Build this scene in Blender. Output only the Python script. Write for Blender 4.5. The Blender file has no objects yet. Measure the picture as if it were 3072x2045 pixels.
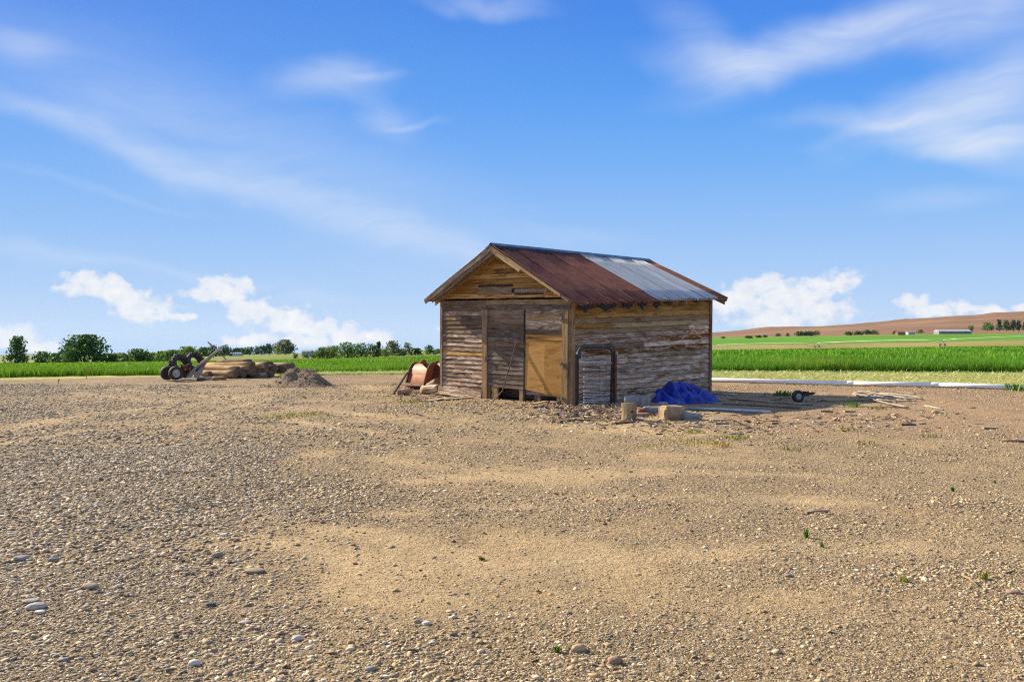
import bpy, bmesh, math, random
import numpy as np
from mathutils import Vector, Matrix, noise as mnoise

random.seed(7)
rng = np.random.default_rng(11)
R = math.radians
scene = bpy.context.scene
C = scene.collection

# ------------------------------------------------------------------ camera
F_PX, CX, HY, EYE = 2690.0, 1536.0, 1000.0, 1.7      # focal length in photo pixels, level camera at eye height
cam_d = bpy.data.cameras.new('camera'); cam = bpy.data.objects.new('camera', cam_d); C.objects.link(cam)
cam.location = (0, 0, EYE); cam.rotation_euler = (R(90), 0, 0)
cam_d.sensor_width = 36; cam_d.lens = 36 * F_PX / 3072
cam_d.shift_y = -22.5 / 3072
cam_d.clip_start = .1; cam_d.clip_end = 30000
scene.camera = cam

# ------------------------------------------------------------------ light
SUN_EL = R(29.8)
SUN_DIR = Vector((-.8165, .5960, 0)).normalized()          # towards the sun, on the ground plane
SUN_STRENGTH, SKY_STRENGTH, EXPOSURE = 5.0, .13, .94
sd = bpy.data.lights.new('sun', 'SUN'); so = bpy.data.objects.new('sun', sd); C.objects.link(so)
sd.energy = SUN_STRENGTH; sd.angle = R(.53); sd.color = (1, .87, .67)
tosun = Vector((SUN_DIR.x * math.cos(SUN_EL), SUN_DIR.y * math.cos(SUN_EL), math.sin(SUN_EL)))
so.rotation_euler = tosun.to_track_quat('Z', 'Y').to_euler(); so.location = (0, 0, 60)
vs = scene.view_settings
vs.view_transform = 'Standard'; vs.look = 'None'; vs.gamma = 1; vs.use_curve_mapping = False; vs.exposure = EXPOSURE
scene.render.engine = 'CYCLES'
scene.cycles.use_denoising = False; scene.cycles.filter_width = 1.15; scene.cycles.adaptive_threshold = .006
scene.cycles.max_bounces = 6; scene.cycles.diffuse_bounces = 3; scene.cycles.volume_bounces = 1

# ------------------------------------------------------------------ node helpers
class NT:
    def __init__(s, tree): s.t = tree; s.n = tree.nodes; s.l = tree.links
    def _in(s, sock, v):
        if v is None: return
        if hasattr(v, 'is_linked') or isinstance(v, bpy.types.NodeSocket): s.l.new(v, sock)
        else: sock.default_value = v
    def math(s, op, a, b=None, c=None, clamp=False):
        n = s.n.new('ShaderNodeMath'); n.operation = op; n.use_clamp = clamp
        for i, v in enumerate((a, b, c)): s._in(n.inputs[i], v)
        return n.outputs[0]
    def vmath(s, op, a, b=None):
        n = s.n.new('ShaderNodeVectorMath'); n.operation = op
        s._in(n.inputs[0], a); s._in(n.inputs[1], b)
        return n.outputs['Value'] if op in ('LENGTH', 'DOT_PRODUCT') else n.outputs[0]
    def mapping(s, v, loc=(0, 0, 0), rot=(0, 0, 0), sc=(1, 1, 1), typ='POINT'):
        n = s.n.new('ShaderNodeMapping'); n.vector_type = typ; s._in(n.inputs[0], v)
        n.inputs['Location'].default_value = loc; n.inputs['Rotation'].default_value = rot; n.inputs['Scale'].default_value = sc
        return n.outputs[0]
    def noise(s, v, sc, det=4, rough=.55, dist=0, out=0):
        n = s.n.new('ShaderNodeTexNoise'); s._in(n.inputs['Vector'], v)
        n.inputs['Scale'].default_value = sc; n.inputs['Detail'].default_value = det
        n.inputs['Roughness'].default_value = rough; n.inputs['Distortion'].default_value = dist
        return n.outputs[out]
    def vor(s, v, sc, out='Color', feat='F1', rnd=1):
        n = s.n.new('ShaderNodeTexVoronoi'); s._in(n.inputs['Vector'], v); n.feature = feat
        n.inputs['Scale'].default_value = sc; n.inputs['Randomness'].default_value = rnd
        return n.outputs[out]
    def mr(s, v, a, b, c=0, d=1, smooth=False):
        n = s.n.new('ShaderNodeMapRange'); n.clamp = True
        if smooth: n.interpolation_type = 'SMOOTHSTEP'
        s._in(n.inputs[0], v)
        for i, x in enumerate((a, b, c, d)): n.inputs[i + 1].default_value = x
        return n.outputs[0]
    def mix(s, f, a, b, typ='MIX'):
        n = s.n.new('ShaderNodeMix'); n.data_type = 'RGBA'; n.blend_type = typ
        def rgba(v): return (*v, 1) if isinstance(v, tuple) and len(v) == 3 else v
        s._in(n.inputs[0], f); s._in(n.inputs[6], rgba(a)); s._in(n.inputs[7], rgba(b))
        return n.outputs[2]
    def ramp(s, f, stops):
        n = s.n.new('ShaderNodeValToRGB'); e = n.color_ramp.elements
        while len(e) < len(stops): e.new(.5)
        for el, (p, c) in zip(e, stops): el.position = p; el.color = (*c, 1)
        s._in(n.inputs[0], f); return n.outputs[0]
    def bump(s, h, st, dist=.02, nrm=None):
        n = s.n.new('ShaderNodeBump'); n.inputs['Strength'].default_value = st; n.inputs['Distance'].default_value = dist
        s._in(n.inputs['Height'], h)
        if nrm is not None: s._in(n.inputs['Normal'], nrm)
        return n.outputs[0]

def newmat(name):
    m = bpy.data.materials.new(name); m.use_nodes = True
    nt = NT(m.node_tree); b = m.node_tree.nodes['Principled BSDF']
    b.inputs['Roughness'].default_value = .85
    b.inputs['Specular IOR Level'].default_value = .25
    return m, nt, b
def texco(nt, out='Object'):
    n = nt.n.new('ShaderNodeTexCoord'); return n.outputs[out]
def rand(nt):
    return nt.n.new('ShaderNodeObjectInfo').outputs['Random']
def attr(nt, name, out='Color'):
    n = nt.n.new('ShaderNodeAttribute'); n.attribute_name = name; return n.outputs[out]
def randvec(nt, v, k=37.0):
    r = rand(nt); n = nt.n.new('ShaderNodeCombineXYZ')
    nt.l.new(nt.math('MULTIPLY', r, k), n.inputs[0]); nt.l.new(nt.math('MULTIPLY', r, k * 2.3), n.inputs[1]); nt.l.new(nt.math('MULTIPLY', r, k * 1.7), n.inputs[2])
    return nt.vmath('ADD', v, n.outputs[0])

# ------------------------------------------------------------------ sky (world)
def pix_dir(px, py):
    x, z = (px - CX) / F_PX, (HY - py) / F_PX
    return math.atan2(x, 1), math.atan2(z, math.hypot(x, 1))
w = bpy.data.worlds.new('World'); scene.world = w; w.use_nodes = True
wt = NT(w.node_tree); bg = w.node_tree.nodes['Background']
sky = wt.n.new('ShaderNodeTexSky'); sky.sky_type = 'NISHITA'; sky.sun_disc = False
sky.sun_elevation = SUN_EL; sky.sun_rotation = math.atan2(SUN_DIR.x, SUN_DIR.y)
sky.altitude = 700; sky.air_density = 1.0; sky.dust_density = .6; sky.ozone_density = 2.0
sep = wt.n.new('ShaderNodeSeparateXYZ'); wt.l.new(texco(wt, 'Generated'), sep.inputs[0])
az = wt.math('ARCTAN2', sep.outputs[0], sep.outputs[1]); el = wt.math('ARCSINE', sep.outputs[2])
cmb = wt.n.new('ShaderNodeCombineXYZ'); wt.l.new(az, cmb.inputs[0]); wt.l.new(el, cmb.inputs[1])
ae = cmb.outputs[0]
K_SKY = 1 / (SKY_STRENGTH * 2 ** EXPOSURE)
def kc(r, g, b_): return (r * K_SKY, g * K_SKY, b_ * K_SKY)
# the clear blue gets deeper with height, then paler overhead to whiten the fill; the sky texture keeps the brighter side towards the sun
grad = wt.ramp(wt.math('DIVIDE', wt.math('ABSOLUTE', el), math.pi / 2), [(0, (.53, .69, .93)), (.035, (.39, .60, .93)), (.071, (.26, .505, .92)), (.117, (.14, .40, .91)), (.162, (.072, .305, .88)), (.22, (.036, .215, .80)), (.40, (.08, .22, .60)), (1, (.16, .26, .48))])
sc_ = wt.n.new('ShaderNodeVectorMath'); sc_.operation = 'SCALE'; wt.l.new(grad, sc_.inputs[0]); sc_.inputs['Scale'].default_value = K_SKY
nish = wt.vmath('MINIMUM', sky.outputs[0], kc(.8, .9, 1.0))
skycol = wt.mix(.10, sc_.outputs[0], nish)
def warp(v, sc, amp, det=3):
    nz = wt.noise(v, sc, det, .55, 0, 1)
    d = wt.vmath('SUBTRACT', nz, (.5, .5, .5)); s_ = wt.n.new('ShaderNodeVectorMath'); s_.operation = 'SCALE'
    wt.l.new(d, s_.inputs[0]); s_.inputs['Scale'].default_value = amp
    return wt.vmath('ADD', v, s_.outputs[0])
def blob(v, px, py, rx, ry, deg):
    a, e = pix_dir(px, py)
    m = wt.mapping(v, (a, e, 0), (0, 0, R(-deg)), (rx / F_PX, ry / F_PX, 1), 'TEXTURE')
    return wt.vmath('LENGTH', m)
# cirrus: wisps and bands, each a soft lobe broken up by streaked noise
cir = [(170, 362, 300, 40, 19, .40), (520, 490, 330, 48, 23, .42), (900, 612, 360, 62, 18, .40), (1270, 712, 330, 60, 19, .42), (1480, 780, 180, 40, 20, .25),
       (850, 500, 900, 190, 18, .26), (350, 250, 600, 130, 14, .14), (150, 757, 280, 32, 8, .35), (640, 822, 330, 18, 6, .25), (300, 570, 320, 14, 12, .18),
       (995, 230, 200, 62, -4, .60), (1140, 226, 110, 14, -9, .25), (1160, 350, 110, 60, 18, .42), (1250, 372, 90, 13, -6, .25), (1460, 8, 210, 30, 4, .5), (80, 135, 130, 45, 3, .30),
       (2150, 190, 240, 60, 14, .50), (2120, 110, 220, 60, 38, .30), (2420, 150, 420, 80, -14, .55), (2750, 60, 420, 90, -10, .45), (3020, 30, 260, 70, -12, .4),
       (3010, 240, 330, 110, -24, .62), (2760, 330, 300, 70, -20, .42), (2560, 365, 260, 34, 3, .30), (2950, 420, 300, 50, 3, .55), (3020, 380, 250, 70, -6, .4), (2600, 400, 200, 20, -12, .25), (3050, 490, 200, 40, 12, .3),
       (2820, 603, 170, 34, -2, .30), (1700, 715, 260, 30, 4, .22), (950, 895, 130, 22, 2, .28)]
wa = warp(ae, 9, .045)
acc = None
for (px, py, rx, ry, dg, st) in cir:
    d = wt.mr(blob(wa, px, py, rx * 1.3, ry * 1.45, dg), 1, 0, 0, st * .82, True)
    acc = d if acc is None else wt.math('ADD', acc, d)
streak = wt.noise(wt.mapping(warp(ae, 5, .10), (0, 0, 0), (0, 0, R(14)), (5, 42, 1)), 1, 6, .6)
streak = wt.mr(streak, .28, .72, .55, 1.2)
# the cirrus goes on out of view, thickened to whiten the fill light
gen = wt.noise(wt.mapping(texco(wt, 'Generated'), (3, 1, 0), (0, 0, .6), (1.5, 4, 5)), 1, 6, .62, .4)
gen = wt.mr(gen, .38, .70, 0, .9, True)
front = wt.mr(sep.outputs[1], .55, .80, 1, 0)
gen = wt.math('MULTIPLY', gen, front)
cirrus = wt.math('ADD', wt.math('MULTIPLY', acc, streak), gen, clamp=True)
# cumulus low over the horizon
cum = [(302, 862, 105, 52, 12), (390, 905, 125, 52, 18), (235, 868, 60, 22, 0), (450, 938, 90, 26, 8), (545, 948, 50, 14, 0),
       (665, 872, 70, 55, 0), (720, 865, 50, 40, 0), (600, 890, 60, 26, 0), (760, 935, 110, 50, 22), (880, 968, 150, 50, 14), (1000, 990, 130, 40, 12), (1120, 1012, 90, 26, 6), (780, 1022, 110, 24, 0), (890, 1022, 120, 28, 0),
       (40, 1022, 80, 46, 10), (130, 1045, 60, 30, 0),
       (2305, 862, 90, 46, 0), (2395, 905, 130, 70, 0), (2494, 848, 95, 34, -4), (2230, 905, 100, 55, 0), (2460, 935, 110, 50, 0), (2180, 900, 70, 45, 0), (2330, 960, 160, 40, 0),
       (2750, 915, 60, 36, 0), (2800, 930, 90, 32, 0), (2905, 930, 70, 22, 0), (2985, 935, 50, 16, 0), (3066, 922, 40, 20, 0),
       (1390, 985, 90, 22, 0)]
wc = warp(ae, 38, .020, 5)
acc2 = None
for (px, py, rx, ry, dg) in cum:
    d = wt.math('SUBTRACT', 1.2, blob(wc, px, py, rx * .98, ry * .95, dg))
    acc2 = d if acc2 is None else wt.math('SMOOTH_MAX', acc2, d, .15)
nz = wt.noise(wt.mapping(warp(ae, 60, .012, 2), (0, 0, 0), (0, 0, 0), (1, 1.3, 1)), 62, 3, .5)
dens = wt.math('ADD', acc2, wt.mr(nz, .2, .8, -.70, .48))
cumulus = wt.mr(dens, .0, .62, 0, .92, True)
shade = wt.mr(wt.noise(ae, 60, 5, .6), .35, .65, .0, 1)
thick = wt.mr(dens, .2, 1.0, 0, 1, True)
cumcol = wt.mix(wt.math('MULTIPLY', shade, thick), kc(.80, .84, .92), kc(.97, .96, .95))
base = skycol
c1 = wt.mix(wt.math('MULTIPLY', cirrus, .95), base, kc(.72, .80, .95))
c2 = wt.mix(cumulus, c1, cumcol)
wt.l.new(c2, bg.inputs['Color']); bg.inputs['Strength'].default_value = SKY_STRENGTH

# ------------------------------------------------------------------ object helpers
def P(px, py, Y): return Vector(((px - CX) / F_PX * Y, Y, EYE + (HY - py) / F_PX * Y))
def G(px, py, z=0.0):
    Y = (EYE - z) * F_PX / (py - HY); return Vector(((px - CX) / F_PX * Y, Y, z))
def link(o, parent=None):
    C.objects.link(o)
    if parent is not None: o.parent = parent
    return o
def tag(o, label=None, cat=None, group=None, kind=None):
    for k, v in (('label', label), ('category', cat), ('group', group), ('kind', kind)):
        if v: o[k] = v
    return o
def thing(name, label, cat, loc=(0, 0, 0), rz=0.0, group=None):
    o = bpy.data.objects.new(name, None); o.empty_display_size = .2; link(o)
    o.location = loc; o.rotation_euler = (0, 0, rz)
    return tag(o, label, cat, group)
class MB:
    """collects simple shapes into one mesh"""
    def __init__(s): s.v = []; s.f = []; s.m = []
    def add(s, vs, fs, mi=0):
        b = len(s.v); s.v += [tuple(v) for v in vs]; s.f += [tuple(i + b for i in f) for f in fs]; s.m += [mi] * len(fs); return s
    def hexa(s, p, mi=0):       # 0-3 bottom ring, 4-7 top ring
        return s.add(p, [(3, 2, 1, 0), (4, 5, 6, 7), (0, 1, 5, 4), (1, 2, 6, 5), (2, 3, 7, 6), (3, 0, 4, 7)], mi)
    def box(s, c, d, mi=0, rz=0.0, mat=None):
        x, y, z = d[0] / 2, d[1] / 2, d[2] / 2
        p = [Vector(q) for q in ((-x, -y, -z), (x, -y, -z), (x, y, -z), (-x, y, -z), (-x, -y, z), (x, -y, z), (x, y, z), (-x, y, z))]
        m = mat or Matrix.Rotation(rz, 3, 'Z')
        return s.hexa([m @ q + Vector(c) for q in p], mi)
    def tube(s, path, r, n=8, mi=0, caps=True, capmi=None):
        path = [Vector(p) for p in path]; rs = r if isinstance(r, (list, tuple)) else [r] * len(path)
        b = len(s.v); prev = None
        for i, p in enumerate(path):
            t = (path[min(i + 1, len(path) - 1)] - path[max(i - 1, 0)]).normalized()
            if prev is None:
                a = t.cross(Vector((0, 0, 1)) if abs(t.z) < .9 else Vector((1, 0, 0))).normalized()
            else:
                a = (prev - t * prev.dot(t)).normalized()
            prev = a; c = t.cross(a)
            for k in range(n):
                an = 2 * math.pi * k / n; s.v.append(tuple(p + (a * math.cos(an) + c * math.sin(an)) * rs[i]))
        for i in range(len(path) - 1):
            for k in range(n):
                k2 = (k + 1) % n; s.f.append((b + i * n + k, b + i * n + k2, b + (i + 1) * n + k2, b + (i + 1) * n + k)); s.m.append(mi)
        if caps:
            cm = mi if capmi is None else capmi
            s.f.append(tuple(b + k for k in reversed(range(n)))); s.m.append(cm)
            e = b + (len(path) - 1) * n; s.f.append(tuple(e + k for k in range(n))); s.m.append(cm)
        return s
    def lathe(s, prof, n=24, mi=0, axis='Y', closed=False):   # prof: (r, h)
        b = len(s.v); m = len(prof)
        for k in range(n):
            a = 2 * math.pi * k / n
            for r, h in prof: s.v.append((r * math.cos(a), h, r * math.sin(a)))
        for k in range(n):
            k2 = (k + 1) % n
            for i in range(m if closed else m - 1):
                j = (i + 1) % m; s.f.append((b + k * m + i, b + k * m + j, b + k2 * m + j, b + k2 * m + i)); s.m.append(mi)
        return s
    def build(s, name, mats, parent=None, smooth=False):
        me = bpy.data.meshes.new(name); me.from_pydata(s.v, [], s.f); 
        mats = mats if isinstance(mats, (list, tuple)) else [mats]
        for q in mats: me.materials.append(q)
        if len(mats) > 1: me.polygons.foreach_set('material_index', s.m)
        if smooth: me.polygons.foreach_set('use_smooth', [True] * len(me.polygons))
        me.validate(); me.update()
        return link(bpy.data.objects.new(name, me), parent)
def np_mesh(name, V, Fl, nper, mat, cols=None, smooth=False, parent=None):
    """V (n,3); Fl (m,nper) faces of one size; optional per-vertex colour"""
    me = bpy.data.meshes.new(name); nv, nf = len(V), len(Fl)
    me.vertices.add(nv); me.vertices.foreach_set('co', np.ascontiguousarray(V, np.float32).ravel())
    me.loops.add(nf * nper); me.loops.foreach_set('vertex_index', np.ascontiguousarray(Fl, np.int32).ravel())
    me.polygons.add(nf); me.polygons.foreach_set('loop_start', np.arange(nf, dtype=np.int32) * nper)
    me.polygons.foreach_set('use_smooth', np.full(nf, smooth))
    me.update(calc_edges=True)
    if cols is not None:
        a = me.color_attributes.new('tint', 'FLOAT_COLOR', 'POINT')
        c = np.ones((nv, 4), np.float32); c[:, :cols.shape[1]] = cols; a.data.foreach_set('color', c.ravel())
    me.materials.append(mat)
    return link(bpy.data.objects.new(name, me), parent)
# value noise in numpy
_T = rng.random((256, 256)).astype(np.float64)
def vnoise(x, y):
    xi, yi = np.floor(x).astype(int), np.floor(y).astype(int); fx, fy = x - xi, y - yi
    fx = fx * fx * (3 - 2 * fx); fy = fy * fy * (3 - 2 * fy)
    a, b = _T[xi % 256, yi % 256], _T[(xi + 1) % 256, yi % 256]; c, d = _T[xi % 256, (yi + 1) % 256], _T[(xi + 1) % 256, (yi + 1) % 256]
    return (a * (1 - fx) + b * fx) * (1 - fy) + (c * (1 - fx) + d * fx) * fy
def fbm(x, y, o=4):
    s, a, t = 0, .5, 0
    for i in range(o): s = s + a * vnoise(x * 2 ** i + 17 * i, y * 2 ** i + 31 * i); t += a; a *= .5
    return s / t
def sstep(x, a, b):
    t = np.clip((x - a) / (b - a), 0, 1); return t * t * (3 - 2 * t)

# ------------------------------------------------------------------ terrain
TPX = np.array([-3000, 0, 640, 1000, 1300, 2130, 2600, 3072, 6100.])
TY = np.array([36, 350, 500, 1000, 1500, 3000, 9000.])
TT = np.array([[1127] * 9,
    [1094, 1091, 1083, 1076, 1068, 1052, 1046, 1040, 1030],
    [1092, 1089, 1082, 1070, 1063, 1048, 1040, 1031, 1020],
    [1090, 1086, 1077, 1061, 1053, 1022, 1014, 1007, 1000],
    [1088, 1083, 1072, 1057, 1048, 1012, 1005, 999, 990],
    [1086, 1082, 1072, 1060, 1052, 1012, 1010, 1008, 1000],
    [1070, 1066, 1062, 1058, 1052, 1012, 1010, 1008, 1000]], float)
def terrain(X, Y):
    X = np.asarray(X, float); Y = np.asarray(Y, float)
    Yc = np.clip(Y, 36, 8999); px = np.clip(CX + F_PX * X / Yc, -2999, 6099)
    i = np.clip(np.searchsorted(TPX, px, side='right') - 1, 0, len(TPX) - 2); fx = (px - TPX[i]) / (TPX[i + 1] - TPX[i])
    j = np.clip(np.searchsorted(TY, Yc, side='right') - 1, 0, len(TY) - 2)
    fy = (1 / Yc - 1 / TY[j]) / (1 / TY[j + 1] - 1 / TY[j])
    yp = (TT[j, i] * (1 - fx) + TT[j, i + 1] * fx) * (1 - fy) + (TT[j + 1, i] * (1 - fx) + TT[j + 1, i + 1] * fx) * fy
    z = EYE - (yp - HY) / F_PX * Yc
    near = 1 - sstep(Y, 30, 60)
    z = z + near * ((fbm(X * .35 + 9, Y * .35 + 4, 4) - .5) * .09 + (fbm(X * 1.7, Y * 1.7 + 50, 3) - .5) * .035) * sstep(np.abs(Y - 0), 1, 4)
    return z
def tz(X, Y): return float(terrain(np.array([X]), np.array([Y]))[0])
EX = np.array([-60, -40, -19.7, -12, -6, 0, 6, 22, 40, 80.]); EY = np.array([26, 30, 34.2, 38.5, 42, 42, 41, 38.8, 37, 34.])
def field_edge(X): return np.interp(X, EX, EY)
PIPE_A, PIPE_B = Vector((3.0, 33.5, .09)), Vector((21.5, 23.7, .09))
def pipe_y(X): return PIPE_A.y + (np.asarray(X) - PIPE_A.x) * (PIPE_B.y - PIPE_A.y) / (PIPE_B.x - PIPE_A.x)

TRK = [[(330, 1165), (620, 1190), (900, 1222), (1250, 1262)], [(300, 1185), (560, 1213), (860, 1255), (1200, 1310)], [(0, 1330), (250, 1290), (600, 1240), (820, 1195)], [(650, 1520), (900, 1572), (1150, 1620), (1420, 1705)],
       [(480, 1605), (800, 1640), (1060, 1700), (1280, 1800)], [(1280, 1440), (1600, 1425), (2000, 1418), (2500, 1430)], [(1180, 1520), (1550, 1500), (2000, 1488), (2600, 1500)], [(1480, 1740), (1800, 1690), (2200, 1660), (2700, 1640)], [(100, 1270), (400, 1230), (700, 1195), (900, 1160)]]
def tracks(X, Y):
    out = np.zeros_like(X, dtype=float)
    Xw = X + (fbm(X * .7 + 3, Y * .7, 3) - .5) * .9; Yw = Y + (fbm(X * .7, Y * .7 + 9, 3) - .5) * .9
    for L in TRK:
        W = [((p[0] - CX) / (p[1] - HY) * EYE, EYE * F_PX / (p[1] - HY)) for p in L]
        for (x0, y0), (x1, y1) in zip(W[:-1], W[1:]):
            dx, dy = x1 - x0, y1 - y0; t = np.clip(((Xw - x0) * dx + (Yw - y0) * dy) / (dx * dx + dy * dy), 0, 1)
            dd = np.hypot(Xw - x0 - t * dx, Yw - y0 - t * dy); out = np.maximum(out, np.exp(-(dd / .24) ** 2))
    return out * (.45 + .9 * fbm(X * .6 + 31, Y * .6, 3))
def gravel(X, Y):
    """0 = bare sand, 1 = thick gravel; follows the patches seen on the yard"""
    px = CX + F_PX * X / np.maximum(Y, 1); py = HY + EYE * F_PX / np.maximum(Y, 1)
    d = .44 + (fbm(X * .5 + 3, Y * .33 + 8, 4) - .45) * 1.5 + (fbm(X * 2.1 + 3, Y * 1.4 + 8, 3) - .5) * .9
    left = 1 - sstep(px, 700, 1250)
    d = d + .24 * left * sstep(py, 1230, 1330)
    d = d + .17 * sstep(py, 1780, 1950)
    d = d + .08 * sstep(px, 1700, 2400)
    def patch(cx, cy, rx, ry, s):
        return s * np.exp(-(((px - cx) / rx) ** 2 + ((py - cy) / ry) ** 2) * 1.2)
    d = d + .55 * (fbm(X * 1.1 + 70, Y * .8, 4) - .5) - patch(1150, 1740, 300, 105, .80) - patch(900, 1590, 250, 50, .6) - patch(1620, 1650, 200, 55, .5) - patch(650, 1800, 300, 60, .25)
    d = d - patch(1500, 1420, 500, 60, .25) - patch(2800, 1240, 600, 70, .8) - patch(700, 1190, 400, 30, .6) - patch(2700, 1660, 220, 40, .25)
    d = d + patch(480, 1500, 420, 120, .45) + patch(2450, 1700, 300, 60, .3)
    d = d - .38 * tracks(X, Y)
    # loader tracks crossing the middle
    tr = np.abs(((X * .45 + Y) + .6 * np.sin(X * .5)) % 3.1 - 1.5); d = d - .22 * np.exp(-(tr / .28) ** 2) * sstep(Y, 6, 8)
    return np.clip(.16 + .84 * d, .12, 1)

m_ground, nt, b = newmat('yard_soil')
geo = nt.n.new('ShaderNodeNewGeometry').outputs['Position']
tint = attr(nt, 'tint'); grit = attr(nt, 'tint', 'Alpha')
v1 = nt.vor(geo, 30, 'Color'); v1d = nt.vor(geo, 30, 'Distance')
v2 = nt.vor(geo, 75, 'Color'); v2d = nt.vor(geo, 75, 'Distance')
peb = nt.ramp(nt.math('FRACT', nt.math('MULTIPLY', nt.n.new('ShaderNodeSeparateColor').outputs[0], 1.0)), [(0, (1, 1, 1)), (1, (1, 1, 1))])
def sepc(c):
    n = nt.n.new('ShaderNodeSeparateColor'); nt.l.new(c, n.inputs[0]); return n.outputs
s1 = sepc(v1); s2 = sepc(v2)
pcol = nt.ramp(s1[0], [(0, (.13, .10, .07)), (.35, (.31, .235, .15)), (.7, (.46, .355, .22)), (1, (.58, .48, .34))])
pcol2 = nt.ramp(s2[0], [(0, (.10, .07, .04)), (.3, (.26, .185, .10)), (.6, (.46, .345, .195)), (1, (.66, .54, .36))])
fine = nt.noise(geo, 14, 8, .75); fine2 = nt.noise(geo, 2.2, 5, .6)
c = nt.mix(nt.mr(fine, .3, .7, .0, .55), tint, nt.mix(1, tint, (1.25, 1.2, 1.1), 'MULTIPLY'))
c = nt.mix(nt.mr(fine2, .35, .7, 0, .5), c, nt.mix(1, c, (.72, .70, .68), 'MULTIPLY'))
is1 = nt.math('MULTIPLY', nt.mr(s1[1], .45, .5), grit); is2 = nt.math('MULTIPLY', nt.mr(s2[1], .45, .5), nt.math('ADD', nt.math('MULTIPLY', grit, .75), .30))
is2 = nt.math('MULTIPLY', is2, nt.mr(grit, .0, .02))
clump = nt.noise(nt.mapping(geo, sc=(1, 1, 1)), 5.5, 6, .72); c = nt.mix(nt.math('MULTIPLY', nt.mr(clump, .50, .64, 0, .7), nt.mr(grit, .1, .5, .15, 1)), c, nt.mix(1, c, (.46, .43, .41), 'MULTIPLY'))
c = nt.mix(nt.math('MULTIPLY', nt.mr(fine, .40, .54, .6, 0), nt.mr(grit, .1, .5, .25, 1)), c, nt.mix(1, c, (.50, .47, .45), 'MULTIPLY'))
c = nt.mix(nt.math('MULTIPLY', is2, .75), c, pcol2); c = nt.mix(nt.math('MULTIPLY', is1, .8), c, pcol)
nt.l.new(c, b.inputs['Base Color'])
h = nt.math('ADD', nt.math('MULTIPLY', nt.mr(v1d, .2, .7, 1, 0), is1), nt.math('MULTIPLY', fine, .9))
h2 = nt.noise(geo, 60, 4, .7)
h = nt.math('ADD', h, nt.math('MULTIPLY', h2, .5)); h = nt.math('ADD', h, nt.math('MULTIPLY', clump, 1.6)); h = nt.math('ADD', h, nt.math('MULTIPLY', nt.mr(v2d, .15, .7, .55, 0), is2))
nt.l.new(nt.bump(h, .9, .035), b.inputs['Normal']); b.inputs['Roughness'].default_value = .95; b.inputs['Specular IOR Level'].default_value = .1

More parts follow.
